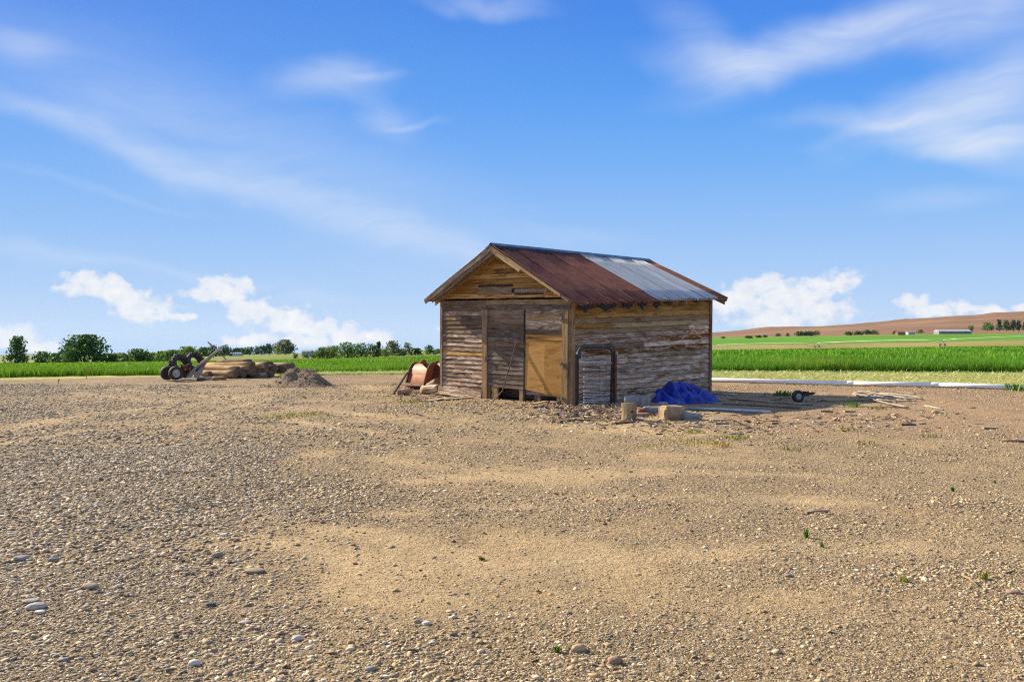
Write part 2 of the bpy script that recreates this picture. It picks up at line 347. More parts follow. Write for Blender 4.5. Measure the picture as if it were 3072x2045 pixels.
def make_ground():
    rows = np.concatenate([np.linspace(-30, 2.5, 14), np.arange(3, 9, .07), np.arange(9, 28, .14), np.arange(28, 60, .5), np.geomspace(60, 8800, 70)])
    cols = np.concatenate([np.linspace(-3000, -700, 12)[:-1], np.linspace(-700, 3800, 330), np.linspace(3800, 6100, 12)[1:]])
    Yg, Pg = np.meshgrid(rows, cols, indexing='ij')
    Xg = (Pg - CX) / F_PX * np.maximum(Yg, 14 - .8 * np.clip(Yg, 0, 14) )
    Xg = np.where(Yg < 14, (Pg - CX) / F_PX * np.maximum(Yg, 3) + np.sign(Pg - CX) * np.maximum(np.abs(Pg - CX) - 2300, 0) / F_PX * (16 - np.clip(Yg, 0, 14)), (Pg - CX) / F_PX * Yg)
    Z = terrain(Xg, Yg)
    nr, nc = Xg.shape
    gv = gravel(Xg, Yg)
    sand = np.array([.60, .43, .225]); grey = np.array([.30, .215, .125]); 
    n1 = fbm(Xg * .8, Yg * .5, 4)[..., None]
    col = sand * (1 - gv[..., None]) + grey * gv[..., None]
    col = col * (.78 + .34 * n1) * (.84 + .32 * fbm(Xg * 3.1, Yg * 2.2, 3)[..., None])
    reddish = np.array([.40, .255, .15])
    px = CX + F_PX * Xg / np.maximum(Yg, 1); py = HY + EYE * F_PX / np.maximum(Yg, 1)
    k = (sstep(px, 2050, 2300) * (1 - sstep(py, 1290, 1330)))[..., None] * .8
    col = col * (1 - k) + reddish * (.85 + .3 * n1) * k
    k = ((1 - sstep(px, 900, 1150)) * (1 - sstep(py, 1220, 1290)))[..., None] * .55
    col = col * (1 - k) + np.array([.31, .23, .155]) * (.85 + .3 * n1) * k
    tk = np.clip(tracks(Xg, Yg), 0, 1)[..., None] * .55; col = col * (1 - tk) + np.array([.62, .46, .26]) * tk
    # yellow dry grass fringe along the field, then fields beyond
    e = field_edge(Xg); dist = Yg - e
    fr = np.where(Xg > 0, sstep(Yg, pipe_y(Xg) - .3, pipe_y(Xg) + .6), sstep(dist + 3.0 * (fbm(Xg * .6, Yg * .6, 3) - .5), -5.5 + 2.6 * (1 - sstep(Xg, -16, -9)), -3.5 + 2.6 * (1 - sstep(Xg, -16, -9))))[..., None]
    straw = np.array([.44, .40, .13]); 
    col = col * (1 - fr) + straw * (.75 + .5 * n1) * fr
    green = np.array([.10, .25, .014]); brown = np.array([.26, .225, .065]); lgreen = np.array([.14, .23, .03])
    far = sstep(Yg, 335, 360)[..., None]; 
    col = np.where(dist[..., None] > .3, green * (.8 + .4 * n1), col)
    n2 = fbm(px * .004, np.log(np.maximum(Yg, 1)) * 9, 4)[..., None]
    rightside = sstep(px, 1500, 2000)[..., None]
    band = (sstep(Yg, 345, 360) * (1 - sstep(Yg, 600, 680)))[..., None]
    col = col * (1 - far) + far * (rightside * green * (.9 + .3 * n2) + (1 - rightside) * (lgreen * n2 * 2 * .6 + brown * (1 - n2) * .7))
    col = col * (1 - band * rightside) + band * rightside * (brown * (.6 + .8 * n2))
    far2 = sstep(Yg, 1250, 1500)[..., None] * rightside
    col = col * (1 - far2) + far2 * (lgreen * .8 + brown * .3)
    al = np.where(dist > .3, 0, 1) * (1 - fr[..., 0]) * (.14 + .86 * gv)
    V = np.stack([Xg, Yg, Z], -1).reshape(-1, 3)
    idx = np.arange(nr * nc).reshape(nr, nc)
    Fq = np.stack([idx[:-1, :-1], idx[:-1, 1:], idx[1:, 1:], idx[1:, :-1]], -1).reshape(-1, 4)
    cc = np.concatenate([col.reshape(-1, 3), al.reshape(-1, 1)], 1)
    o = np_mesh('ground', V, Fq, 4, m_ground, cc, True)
    tag(o, kind='structure')
make_ground()

# brown hill on the right and blue ridge on the left: far terrain with its own shape
m_hill, nt, b = newmat('dry_hill_grass')
g = nt.n.new('ShaderNodeNewGeometry').outputs['Position']
n1 = nt.noise(nt.mapping(g, (0, 0, 0), (0, 0, .35), (.0016, .006, .012)), 1, 6, .6); n2 = nt.noise(g, .02, 5, .6)
c = nt.ramp(n1, [(.3, (.14, .072, .034)), (.5, (.225, .12, .055)), (.66, (.29, .18, .075)), (.8, (.25, .24, .08))])
c = nt.mix(nt.mr(n2, .35, .7, 0, .5), c, (.20, .105, .06))
nt.l.new(c, b.inputs['Base Color'])
HP = np.array([1600, 1900, 2130, 2300, 2400, 2500, 2560, 2640, 2700, 2760, 2860, 2920, 2980, 3072, 3300, 3700, 5000, 6100.])
HYP = np.array([1013, 1010, 1000, 987, 984, 977, 973, 968, 962, 957, 949, 947, 941, 938, 940, 932, 925, 940.])
def make_hill():
    px = np.linspace(1600, 6000, 300); t = np.linspace(0, 1, 60)
    Pg, Tg = np.meshgrid(px, t, indexing='ij')
    Yg = 1500 + 2500 * Tg
    Xg = (Pg - CX) / F_PX * Yg
    ridge = np.interp(Pg, HP, HYP); z1 = EYE + (HY - ridge) / F_PX * 3400
    z0 = terrain(Xg, np.full_like(Yg, 1500.)) - 6
    k = np.sin(np.clip((Yg - 1500) / 1900, 0, 1.25) * math.pi / 2)
    gul = (fbm(Xg * .004 + Yg * .001, Yg * .0022, 4) - .5)
    Z = z0 + (z1 - z0) * k + gul * 34 * sstep(Tg, .05, .4) * (1 - .75 * sstep(Tg, .6, .76))
    V = np.stack([Xg, Yg, Z], -1).reshape(-1, 3); idx = np.arange(Xg.size).reshape(Xg.shape)
    Fq = np.stack([idx[:-1, :-1], idx[1:, :-1], idx[1:, 1:], idx[:-1, 1:]], -1).reshape(-1, 4)
    tag(np_mesh('hill', V, Fq, 4, m_hill, None, True), kind='structure')
make_hill()
m_far, nt, b = newmat('far_valley')
g = nt.n.new('ShaderNodeNewGeometry').outputs['Position']
c = nt.ramp(nt.noise(nt.mapping(g, (0, 0, 0), (0, 0, 0), (.004, .0015, .01)), 1, 5, .6), [(.35, (.03, .06, .03)), (.55, (.06, .10, .04)), (.7, (.17, .15, .08))])
nt.l.new(c, b.inputs['Base Color'])
def make_ridge():
    px = np.linspace(-2900, 1500, 420); t = np.linspace(0, 1, 16)
    Pg, Tg = np.meshgrid(px, t, indexing='ij'); Yg = 4200 + 2000 * Tg; Xg = (Pg - CX) / F_PX * Yg
    top = 1067 - 7 * fbm(Pg * .012, Pg * 0 + 3, 5) - 3 * sstep(Pg, 600, 1200)
    z1 = EYE + (HY - top) / F_PX * 5200; z0 = terrain(Xg, Yg) - 8
    Z = z0 + (z1 - z0) * np.sin(Tg * math.pi)
    V = np.stack([Xg, Yg, Z], -1).reshape(-1, 3); idx = np.arange(Xg.size).reshape(Xg.shape)
    Fq = np.stack([idx[:-1, :-1], idx[1:, :-1], idx[1:, 1:], idx[:-1, 1:]], -1).reshape(-1, 4)
    tag(np_mesh('distant_hills', V, Fq, 4, m_far, None, True), kind='structure')
make_ridge()

# haze: one closed box round everything
HAZE = 1.0e-5
m_haze = bpy.data.materials.new('haze_air'); m_haze.use_nodes = True
hn = m_haze.node_tree; hn.nodes.clear()
out = hn.nodes.new('ShaderNodeOutputMaterial'); pv = hn.nodes.new('ShaderNodeVolumePrincipled')
pv.inputs['Density'].default_value = HAZE; pv.inputs['Color'].default_value = (.62, .78, 1, 1); pv.inputs['Anisotropy'].default_value = .2
hn.links.new(pv.outputs[0], out.inputs['Volume'])
hz = MB().box((0, 4500, -82), (26000, 9400, 372)).build('haze', m_haze); tag(hz, kind='stuff')

# ------------------------------------------------------------------ materials
def wood(name, A, B, D, pale=None, pale_amt=.0, dark=.5, rough=.9):
    m, nt, b = newmat(name); v = randvec(nt, texco(nt)); r = rand(nt)
    big = nt.noise(nt.mapping(v, sc=(1.3, 3, 3)), 1.2, 3, .6)
    grain = nt.noise(nt.mapping(v, sc=(1.6, 30, 30)), 1, 5, .65, .4)
    fine = nt.noise(nt.mapping(v, sc=(5, 150, 150)), 1, 3, .7)
    f = nt.math('ADD', nt.mr(big, .3, .7, 0, .75), nt.math('MULTIPLY', nt.math('SUBTRACT', r, .35), .6), clamp=True)
    c = nt.mix(f, A, B)
    c = nt.mix(nt.mr(grain, .45, .72, 0, dark, True), c, D)
    c = nt.mix(nt.mr(fine, .5, .75, 0, .45), c, D)
    # weather stains
    st = nt.noise(nt.mapping(v, sc=(.9, 5, 5)), 1.7, 5, .65, .6)
    c = nt.mix(nt.mr(st, .50, .66, 0, .72, True), c, D)
    if pale is not None:
        pn = nt.noise(nt.mapping(v, sc=(1.6, 9, 9)), 1.5, 6, .72, .5)
        c = nt.mix(nt.mr(pn, .50, .575, 0, pale_amt), c, pale)
    # knots
    k = nt.vor(nt.mapping(v, sc=(1.6, 5, 5)), 1.3, 'Distance')
    c = nt.mix(nt.mr(k, .05, .10, .75, 0), c, (.035, .02, .012))
    hv = nt.n.new('ShaderNodeHueSaturation'); hv.inputs['Saturation'].default_value = 1.10; nt.l.new(nt.mr(nt.math('FRACT', nt.math('MULTIPLY', r, 7.31)), 0, 1, .72, 1.38), hv.inputs['Value']); nt.l.new(c, hv.inputs['Color'])
    nt.l.new(hv.outputs[0], b.inputs['Base Color']); b.inputs['Roughness'].default_value = rough; b.inputs['Specular IOR Level'].default_value = .15
    nt.l.new(nt.bump(nt.math('ADD', grain, nt.math('MULTIPLY', fine, .5)), .6, .006), b.inputs['Normal'])
    return m
M = {}
M['ochre'] = wood('ochre_boards', (.58, .37, .155), (.38, .20, .075), (.085, .04, .018), dark=.75)
M['grey'] = wood('weathered_grey_boards', (.31, .20, .125), (.49, .37, .26), (.065, .036, .022), (.72, .60, .47), .7, .65)
M['brown'] = wood('weathered_brown_boards', (.17, .11, .07), (.26, .18, .115), (.055, .033, .022), (.34, .29, .25), .35, .6)
M['flaky'] = wood('flaking_painted_boards', (.42, .27, .175), (.58, .42, .295), (.11, .055, .03), (.80, .66, .53), .65, .65)
M['redflaky'] = wood('red_brown_flaking_boards', (.25, .09, .035), (.36, .18, .08), (.07, .028, .013), (.74, .59, .44), .72, .65)
M['tan'] = wood('tan_boards', (.36, .24, .12), (.42, .30, .17), (.13, .075, .04), (.46, .38, .28), .4, .45)
M['door'] = wood('dark_door_boards', (.135, .095, .065), (.22, .165, .125), (.045, .03, .022), (.40, .36, .33), .35, .6)
M['ply'] = wood('plywood', (.42, .24, .09), (.49, .30, .13), (.26, .13, .05), dark=.3)
M['post'] = wood('old_post', (.30, .20, .11), (.22, .14, .08), (.07, .045, .028), (.42, .35, .27), .3, .6)
M['dry'] = wood('split_dry_wood', (.42, .31, .18), (.50, .40, .26), (.17, .11, .06), dark=.5)
M['barkless'] = wood('peeled_log', (.54, .39, .22), (.46, .28, .13), (.12, .07, .04), (.55, .46, .34), .4, .5)
M['paleshaft'] = wood('bleached_wood', (.46, .40, .33), (.38, .31, .24), (.20, .15, .11), dark=.4)
def plain(name, col, col2=None, sc=8, rough=.8, metal=0.0, spec=.3, bump=.0):
    m, nt, b = newmat(name); v = randvec(nt, texco(nt))
    n = nt.noise(v, sc, 6, .65)
    c2 = col2 or tuple(x * .6 for x in col)
    nt.l.new(nt.mix(nt.mr(n, .36, .66, 0, 1, True), col, c2), b.inputs['Base Color'])
    b.inputs['Roughness'].default_value = rough; b.inputs['Metallic'].default_value = metal; b.inputs['Specular IOR Level'].default_value = spec
    if bump: nt.l.new(nt.bump(nt.noise(v, sc * 4, 5, .7), bump, .01), b.inputs['Normal'])
    return m
M['rust'] = plain('rusty_sheet_metal', (.28, .095, .055), (.17, .06, .045), 3.5, .8, 0, .3, .3)
M['rust2'] = plain('orange_rust_metal', (.30, .105, .04), (.20, .08, .045), 4, .75, 0, .3, .2)
M['bucket'] = plain('polished_rust_steel', (.30, .11, .035), (.12, .042, .02), 4, .6, .05, .45, .3)
M['iron'] = plain('dark_iron', (.045, .032, .026), (.10, .045, .022), 14, .7, .3, .4, .2)
M['steelpost'] = plain('rusty_post_steel', (.20, .075, .035), (.09, .04, .025), 10, .75, .1, .3, .15)
M['tube'] = plain('galvanised_tube', (.60, .61, .62), (.42, .43, .44), 10, .4, .45, .5)
M['darktube'] = plain('dark_painted_tube', (.028, .035, .045), (.05, .05, .055), 8, .5, .3, .4)
M['tyre'] = plain('old_black_rubber', (.030, .030, .031), (.07, .065, .06), 9, .75, 0, .3, .25)
M['rim'] = plain('dirty_white_rim', (.55, .53, .48), (.36, .28, .20), 9, .6)
M['pvc'] = plain('white_pvc', (.88, .88, .87), (.82, .82, .80), 3, .4, 0, .4)
M['siphon'] = plain('aged_siphon_tube', (.44, .37, .28), (.27, .22, .16), 4, .6, 0, .3)
M['rock'] = plain('tan_rock', (.40, .29, .165), (.27, .20, .13), 6, .9, 0, .2, .5)
M['concrete'] = plain('broken_concrete', (.34, .32, .30), (.22, .205, .19), 8, .95, 0, .2, .6)
M['tar'] = plain('tar_and_gap_black', (.012, .013, .016), (.022, .024, .03), 8, .7)  # tar paper, also painted in for the dark door gap and gable recess
M['ridgecap'] = plain('blue_grey_cap_metal', (.12, .15, .20), (.24, .27, .31), 3, .4, .5, .5)
M['soilheap'] = plain('heaped_gravel', (.17, .12, .075), (.26, .19, .12), 14, .95, 0, .1, .9)
M['hinge'] = plain('old_hinge_metal', (.26, .22, .18), (.14, .09, .06), 20, .6, .4)
M['white'] = plain('white_paint', (.44, .46, .49), (.36, .38, .40), 3, .6)
M['roofgrey'] = plain('grey_roof', (.22, .22, .23), (.30, .30, .31), 3, .7)
M['glass'] = plain('dark_window', (.02, .025, .03), (.03, .035, .04), 2, .1, 0, .6)
M['orange'] = plain('orange_stake', (.50, .27, .06), (.42, .22, .05), 10, .7)
m, nt, b = newmat('corrugated_galvanised'); v = randvec(nt, texco(nt))
n1 = nt.noise(nt.mapping(randvec(nt, v), sc=(9, .9, .9)), 2.2, 5, .65); r = rand(nt)
c = nt.mix(r, (.48, .49, .49), (.68, .68, .67)); c = nt.mix(nt.mr(n1, .4, .66, 0, .75), c, (.36, .37, .375))
rs = nt.noise(nt.mapping(v, sc=(1.6, .7, .7)), 7, 6, .7); c = nt.mix(nt.mr(rs, .60, .68, 0, .8), c, (.14, .07, .04))
nt.l.new(c, b.inputs['Base Color']); b.inputs['Metallic'].default_value = .35; b.inputs['Roughness'].default_value = .5; b.inputs['Specular IOR Level'].default_value = .4
M['galv'] = m
m, nt, b = newmat('blue_tarp'); v = texco(nt)
n1 = nt.noise(v, 3, 4, .6); lt = nt.noise(v, 1.7, 4, .6, .8); nt.l.new(nt.mix(nt.mr(lt, .60, .64, 0, .8), nt.mix(nt.mr(n1, .35, .65), (.004, .013, .18), (.008, .034, .36)), (.05, .15, .46)), b.inputs['Base Color'])
b.inputs['Roughness'].default_value = .42; b.inputs['Specular IOR Level'].default_value = .45
nt.l.new(nt.bump(nt.noise(v, 18, 4, .6), .3, .02), b.inputs['Normal']); M['tarp'] = m
def tinted(name, rough=.85, spec=.2, trans=0.0, mul=None):
    m, nt, b = newmat(name); c = attr(nt, 'tint')
    nt.l.new(c, b.inputs['Base Color']); b.inputs['Roughness'].default_value = rough; b.inputs['Specular IOR Level'].default_value = spec
    if trans:
        t = nt.n.new('ShaderNodeBsdfTranslucent'); nt.l.new(c, t.inputs['Color']); mx = nt.n.new('ShaderNodeMixShader'); mx.inputs[0].default_value = trans
        o = m.node_tree.nodes['Material Output']; nt.l.new(b.outputs[0], mx.inputs[1]); nt.l.new(t.outputs[0], mx.inputs[2]); nt.l.new(mx.outputs[0], o.inputs['Surface'])
    return m
M['stone'] = tinted('gravel_stones', .85, .25)
M['grass'] = tinted('green_blades', .6, .25, .35)
M['strawm'] = tinted('cut_straw', .8, .2, .15)
M['chip'] = tinted('wood_chips', .9, .15)
M['leaf'] = tinted('tree_leaves', .65, .2, .30)

# ------------------------------------------------------------------ the shed
ux, uy = .6995, .7146
Mx = Vector((ux, uy, .0077)).normalized(); My = Vector((-uy, ux, .017)); My = (My - Mx * My.dot(Mx)).normalized(); Mz = Mx.cross(My)
SH = Matrix(((Mx.x, My.x, Mz.x, 1.415), (Mx.y, My.y, Mz.y, 21.5), (Mx.z, My.z, Mz.z, -.03), (0, 0, 0, 1)))
shed = bpy.data.objects.new('wooden_shed', None); link(shed); shed.matrix_world = SH; shed.empty_display_size = .3
tag(shed, 'old weathered wooden shed with rusty and grey corrugated gable roof', 'shed')
SHI = SH.inverted()
def S(x, y, z): return SH @ Vector((x, y, z))
def onplane(px, py, axis, val):       # photo point -> shed coordinates on the plane axis=val
    o = SHI @ Vector((0, 0, EYE)); d = (SHI.to_3x3() @ (P(px, py, 1) - Vector((0, 0, EYE))))
    t = (val - o[axis]) / d[axis]; return o + d * t
def FR(cx, cy, val=0.0): q = onplane(1260 + cx / 2.958, 720 + cy / 2.958, 0, val); return q.y, q.z     # front wall: (along, height)
def SD(cx, cy, val=0.0): q = onplane(1680 + cx / 2.85, 720 + cy / 2.85, 1, val); return q.x, q.z       # side wall
W_, L_ = 4.70, 6.11
ZR = lambda x: 3.93 - .0077 * x
OE, OEL = .40, .29
ZE = lambda x: 2.49 + .032 * x
ZEL = lambda x: 2.56
def roofz(x, y):
    return ZE(x) + (ZR(x) - ZE(x)) * (y + OE) / (W_ / 2 + OE) if y <= W_ / 2 else ZEL(x) + (ZR(x) - ZEL(x)) * (W_ + OEL - y) / (W_ / 2 + OEL)

def board(axis, s0, s1, zb, zt, mat, name='siding_board', ob=.028, ot=.005, base=0.0, parent=shed, seg=3, wob=.004, trim=None):
    """one board on a wall; zb, zt are heights as functions of the run s; axis 'F' front, 'S' side, 'L' far left, 'B' back"""
    m = MB(); sg = 1 if axis in 'FS' else -1
    z0 = zb(s0); n = seg + 1; vs_ = []
    for i in range(n):
        s_ = s0 + (s1 - s0) * i / seg; a = random.uniform(-wob, wob) ; e = random.uniform(-wob, wob) * .6
        b_, t_ = zb(s_) + a, zt(s_) + e
        dx = 0
        for (o_, z_) in ((ob + e, b_), (ob + e, b_ + .004), (ot, t_), (-.012, t_), (-.012, b_)):
            vs_.append((s_ - s0, (o_ + base), z_ - z0))
    fl = []
    for i in range(seg):
        for k in range(5):
            k2 = (k + 1) % 5; fl.append((i * 5 + k, i * 5 + k2, (i + 1) * 5 + k2, (i + 1) * 5 + k))
    fl.append(tuple(range(4, -1, -1))); fl.append(tuple(seg * 5 + k for k in range(5)))
    if axis in 'SB': vs_ = [(x, -y if axis == 'S' else y, z) for x, y, z in vs_]
    if axis == 'L': vs_ = [(x, y, z) for x, y, z in vs_]
    if axis == 'B': vs_ = [(x, -y, z) for x, y, z in vs_]
    m.add(vs_, fl); o = m.build(name, mat, parent)
    if axis == 'S': o.location = (s0, 0, z0)
    elif axis == 'L': o.location = (s0, W_, z0)
    elif axis == 'F': o.location = (0, s0, z0); o.rotation_euler = (0, 0, R(90))
    elif axis == 'B': o.location = (L_, s0, z0); o.rotation_euler = (0, 0, R(90))
    me = o.data; bm = bmesh.new(); bm.from_mesh(me); bmesh.ops.recalc_face_normals(bm, faces=bm.faces); bm.to_mesh(me); bm.free()
    return o
def pickmat(ws):
    return M[random.choices([k for k, _ in ws], [q for _, q in ws])[0]]
# side wall
NR = 21
def side_row(i):
    b0, b1 = -.10, -.12
    t0, t1 = 2.60, 2.80
    f = i / NR
    return lambda s_: (b0 + (t0 - b0) * f) * (1 - s_ / L_) + (b1 + (t1 - b1) * f) * s_ / L_
for i in range(NR):
    cuts = [.06] + sorted(random.sample([.9, 1.5, 2.2, 2.9, 3.5, 4.3, 5.0], random.choice([1, 1, 2]))) + [L_ - .06]
    if i >= NR - 1: cuts = [.06, .62, L_ - .06]
    for a, e in zip(cuts[:-1], cuts[1:]):
        h = i / NR
        if h > .80: mt = M['ochre']
        elif h > .70: mt = pickmat([('tan', 3), ('ochre', 1)])
        elif h > .50: mt = pickmat([('redflaky', 3), ('flaky', 2), ('tan', .8)]) if a > 1.4 else pickmat([('flaky', 2), ('tan', 2), ('brown', 1)])
        else: mt = pickmat([('flaky', 6), ('grey', 1.5), ('redflaky', .7)])
        zb, zt = side_row(i), side_row(i + 1)
        board('S', a + .004, e - .004, zb, (lambda s_, zt=zt: zt(s_) - .010), mt, ob=.030, wob=.006)
# left and back walls, out of sight but closing the shed
for i in range(NR):
    zb = (lambda s_, i=i: -.05 + 2.65 * i / NR); zt = (lambda s_, i=i: -.05 + 2.65 * (i + 1) / NR + .01)
    board('L', .06, L_ - .06, zb, zt, M['brown'], seg=1)
    board('B', .06, W_ - .06, zb, zt, M['grey'], seg=1)
def gable_rows(axis, x, n=11, zlo=2.60):
    hrow = .126
    for i in range(n):
        z0, z1 = zlo + i * hrow, zlo + (i + 1) * hrow
        zm = min(z1, ZR(0) - .06)
        # width where the row fits under the roof
        yr = lambda z: -OE + (z + .07 - ZE(x)) / (ZR(x) - ZE(x)) * (W_ / 2 + OE)
        yl = lambda z: W_ + OEL - (z + .07 - ZEL(x)) / (ZR(x) - ZEL(x)) * (W_ / 2 + OEL)
        a0, a1, e0, e1 = max(yr(z0), .05), max(yr(zm), .05), min(yl(z0), W_ - .05), min(yl(zm), W_ - .05)
        if e0 - a0 < .1: break
        m = MB(); ob, ot = .032, .004
        pts = [(0, a0, 0), (0, e0, 0), (0, e1, zm - z0 - .006), (0, a1, zm - z0 - .006)]
        if e1 - a1 < .02: pts[2] = (0, (a0 + e0) / 2 + .01, zm - z0); pts[3] = (0, (a0 + e0) / 2 - .01, zm - z0)
        vs_ = [(p[1] - a0, ob if k < 2 else ot, p[2]) for k, p in enumerate(pts)] + [(p[1] - a0, -.012, p[2]) for p in pts]
        m.add(vs_, [(0, 1, 2, 3), (7, 6, 5, 4), (0, 4, 5, 1), (1, 5, 6, 2), (2, 6, 7, 3), (3, 7, 4, 0)])
        o = m.build('gable_board', M['ochre'] if axis == 'F' else M['brown'], shed)
        o.location = (x, a0, z0); o.rotation_euler = (0, 0, R(90))
        if axis == 'B': o.scale = (1, -1, 1)
gable_rows('F', 0.0); gable_rows('B', L_)
# front wall, left bay
zt_header = lambda s_: 2.30
ya, _ = FR(215, 900); yb, _ = FR(560, 900)          # left bay from ya (outer) to yb
ya = W_ - .06
for i in range(20):
    h = .118; z0 = .02 + i * h
    if z0 + h > 2.35: break
    ws = [('grey', 6), ('flaky', 2)] if z0 < 1.35 else [('brown', 4), ('door', 2), ('grey', 2)]  # sun and shade put into the board colours: paler below, darker above
    cuts = [yb + .005, ya]
    if i in (3, 4): cuts = [yb + .005, yb + .42, ya]
    if i == 2: cuts = [yb + .005, ya - .55]                      # hole where a board has rotted off
    if i == 9: ws = [('ochre', 1)]
    if random.random() < .3 and len(cuts) == 2: cuts = [cuts[0], random.uniform(cuts[0] + .3, ya - .3), ya]
    for a, e in zip(cuts[:-1], cuts[1:]):
        board('F', a + .003, e - .003, (lambda s_, z0=z0: z0 + .004), (lambda s_, z0=z0: z0 + h - .007), pickmat(ws), ob=.026, wob=.007)
# two loose boards at the foot of the left bay, sloping to the right
for k in range(2):
    o = board('F', yb + .02, W_ + .08, (lambda s_, k=k: -.10 + .115 * k + .055 * (s_ - yb)), (lambda s_, k=k: .01 + .115 * k + .055 * (s_ - yb)), M['grey'], base=.05 - .015 * k, wob=.006)
def vpost(y0, y1, z0, z1, out, th, mat, name):
    m = MB(); n = 5
    for i in range(n):
        z = z0 + (z1 - z0) * i / (n - 1); j = random.uniform(-.004, .004)
        for (yy, xx) in ((y0 + j, -out), (y1 + j, -out - j), (y1 + j, -out + th), (y0 + j, -out + th)): m.v.append((xx, yy, z))
    for i in range(n - 1):
        for k in range(4): m.f.append((i * 4 + k, i * 4 + (k + 1) % 4, (i + 1) * 4 + (k + 1) % 4, (i + 1) * 4 + k)); m.m.append(0)
    m.f += [(3, 2, 1, 0), tuple((n - 1) * 4 + k for k in range(4))]; m.m += [0, 0]
    # grain runs up the post: lay the mesh along its own x axis
    m.v = [((z - z0), x, y) for (x, y, z) in m.v]
    o = m.build(name, mat, shed)
    o.matrix_local = Matrix(((0, 1, 0, 0), (0, 0, 1, 0), (1, 0, 0, z0), (0, 0, 0, 1)))
    return o
vpost(W_ - .06, W_ + .035, -.05, 2.62, .045, .10, M['brown'], 'corner_post')
y1, _ = FR(605, 900); y0, _ = FR(562, 900)
vpost(y1, y0, -.12, 2.30, .05, .09, M['post'], 'door_post')
ph0, _ = FR(1328, 900); ph1, _ = FR(1272, 900)
vpost(ph0, (ph0 + ph1) / 2 - .004, -.18, 2.30, .075, .14, M['post'], 'door_post'); vpost((ph0 + ph1) / 2 + .004, ph1, -.18, 2.30, .06, .13, M['tan'], 'door_post')
vpost(-.035, .085, -.18, 2.66, .042, .10, M['post'], 'corner_post')
# corner boards on the side wall
def sidepost(x0, x1, z0, z1, mat, name='corner_post'):
    m = MB().box(((z1 - z0) / 2, 0, 0), (z1 - z0, .07, x1 - x0)); o = m.build(name, mat, shed)
    o.matrix_local = Matrix(((0, 0, 1, (x0 + x1) / 2), (0, -1, 0, -.015), (1, 0, 0, z0), (0, 0, 0, 1)))
sidepost(-.038, .07, -.15, 2.66, M['tan']); sidepost(L_ - .07, L_ + .05, -.1, 2.80, M['brown'])
# added panels behind the siding: block light leaks and keep the gaps dark
MB().hexa([(.05, .014, -.05), (L_ - .05, .014, -.05), (L_ - .05, .03, -.05), (.05, .03, -.05), (.05, .014, 2.55), (L_ - .05, .014, 2.70), (L_ - .05, .03, 2.70), (.05, .03, 2.55)]).build('gap_blocker', M['door'], shed)
MB().hexa([(.014, yb, .38), (.03, yb, .38), (.03, W_ - .05, .38), (.014, W_ - .05, .38), (.014, yb, 2.5), (.03, yb, 2.5), (.03, W_ - .05, 2.5), (.014, W_ - .05, 2.5)]).build('gap_blocker', M['door'], shed)
# header over the doors: two planks, the right one thicker
board('F', FR(600, 570)[0], W_ - .03, lambda s_: 2.31, lambda s_: 2.545, M['brown'], 'header_board', .05, .045)
board('F', -.03, FR(600, 570)[0] - .005, lambda s_: 2.31, lambda s_: 2.43, M['door'], 'header_board', .05, .045)
board('F', -.03, FR(600, 570)[0] - .005, lambda s_: 2.432, lambda s_: 2.55, M['tan'], 'header_board', .065, .055)
# torn planks on the gable; black strips put in for the dark of a recess
for (c0, c1, r0, r1, mt) in ((525, 830, 392, 418, 'tar'), (525, 820, 425, 490, 'brown'), (840, 1100, 470, 488, 'tar'), (822, 845, 418, 470, 'tar'), (845, 1130, 430, 468, 'door')):
    (s1_, za), (s0_, zb_) = FR(c0, r1), FR(c1, r0)
    board('F', s0_, s1_, lambda s_, za=za: za, lambda s_, zb_=zb_: zb_, M[mt], 'recess_board', .030, .026)
# doors
def door(label_y0, label_y1, zbot, ztop, rows, mats, open_=.0):
    d = MB().box(((label_y0 + label_y1) / 2 - label_y0, .012, (ztop - zbot) / 2), (label_y1 - label_y0 - .02, .02, ztop - zbot - .02)).build('door', M['door'], shed)
    d.location = (0.02, label_y0, zbot); d.rotation_euler = (0, 0, R(90) + open_)
    hh = (ztop - zbot) / rows
    for i in range(rows):
        m_ = mats(i)
        if m_ is None: continue
        m = MB(); Ld = label_y1 - label_y0; w1, w2 = random.uniform(-.003, .003), random.uniform(-.003, .003)
        z0, z1 = i * hh + .003, (i + 1) * hh + .008
        m.hexa([(0, .024, z0), (Ld, .024, z0), (Ld, .047 + w1, z0), (0, .047 + w2, z0), (0, .024, z1), (Ld, .024, z1), (Ld, .031, z1), (0, .031, z1)])
        m.build('door_board', m_, d)
    return d
dy1, dz0 = FR(605, 1300); dy0, dz1 = FR(926, 1290)
d1 = door(dy0, dy1, dz0, 2.30, 17, lambda i: pickmat([('grey', 2), ('door', 3)]) if i < 5 else pickmat([('door', 4), ('brown', 2)]))  # sunlit foot and shaded upper rows put into the board colours
ey1, ez1 = FR(945, 1290); ey0, ez0 = FR(1265, 1335)
d2 = door(ey0, ey1, .17, 2.30, 17, lambda i: None if i < 11 else (pickmat([('ochre', 1), ('brown', 2)]) if i < 13 else pickmat([('grey', 2), ('brown', 2), ('tan', 1)])), .035)
_, pz = FR(1100, 838)
Ld = ey1 - ey0
mp = MB().hexa([(.01, .02, .02), (Ld * .47, .024, .06), (Ld * .47, .050, .06), (.01, .046, .02), (.01, .02, pz - .19), (Ld * .47, .024, pz - .18), (Ld * .47, .040, pz - .18), (.01, .036, pz - .19)])
mp.build('plywood_panel', M['ply'], d2)
mp = MB().hexa([(Ld * .474, .02, .07), (Ld - .01, .024, .14), (Ld - .01, .044, .14), (Ld * .474, .044, .07), (Ld * .474, .02, pz - .175), (Ld - .01, .024, pz - .165), (Ld - .01, .036, pz - .165), (Ld * .474, .036, pz - .175)])
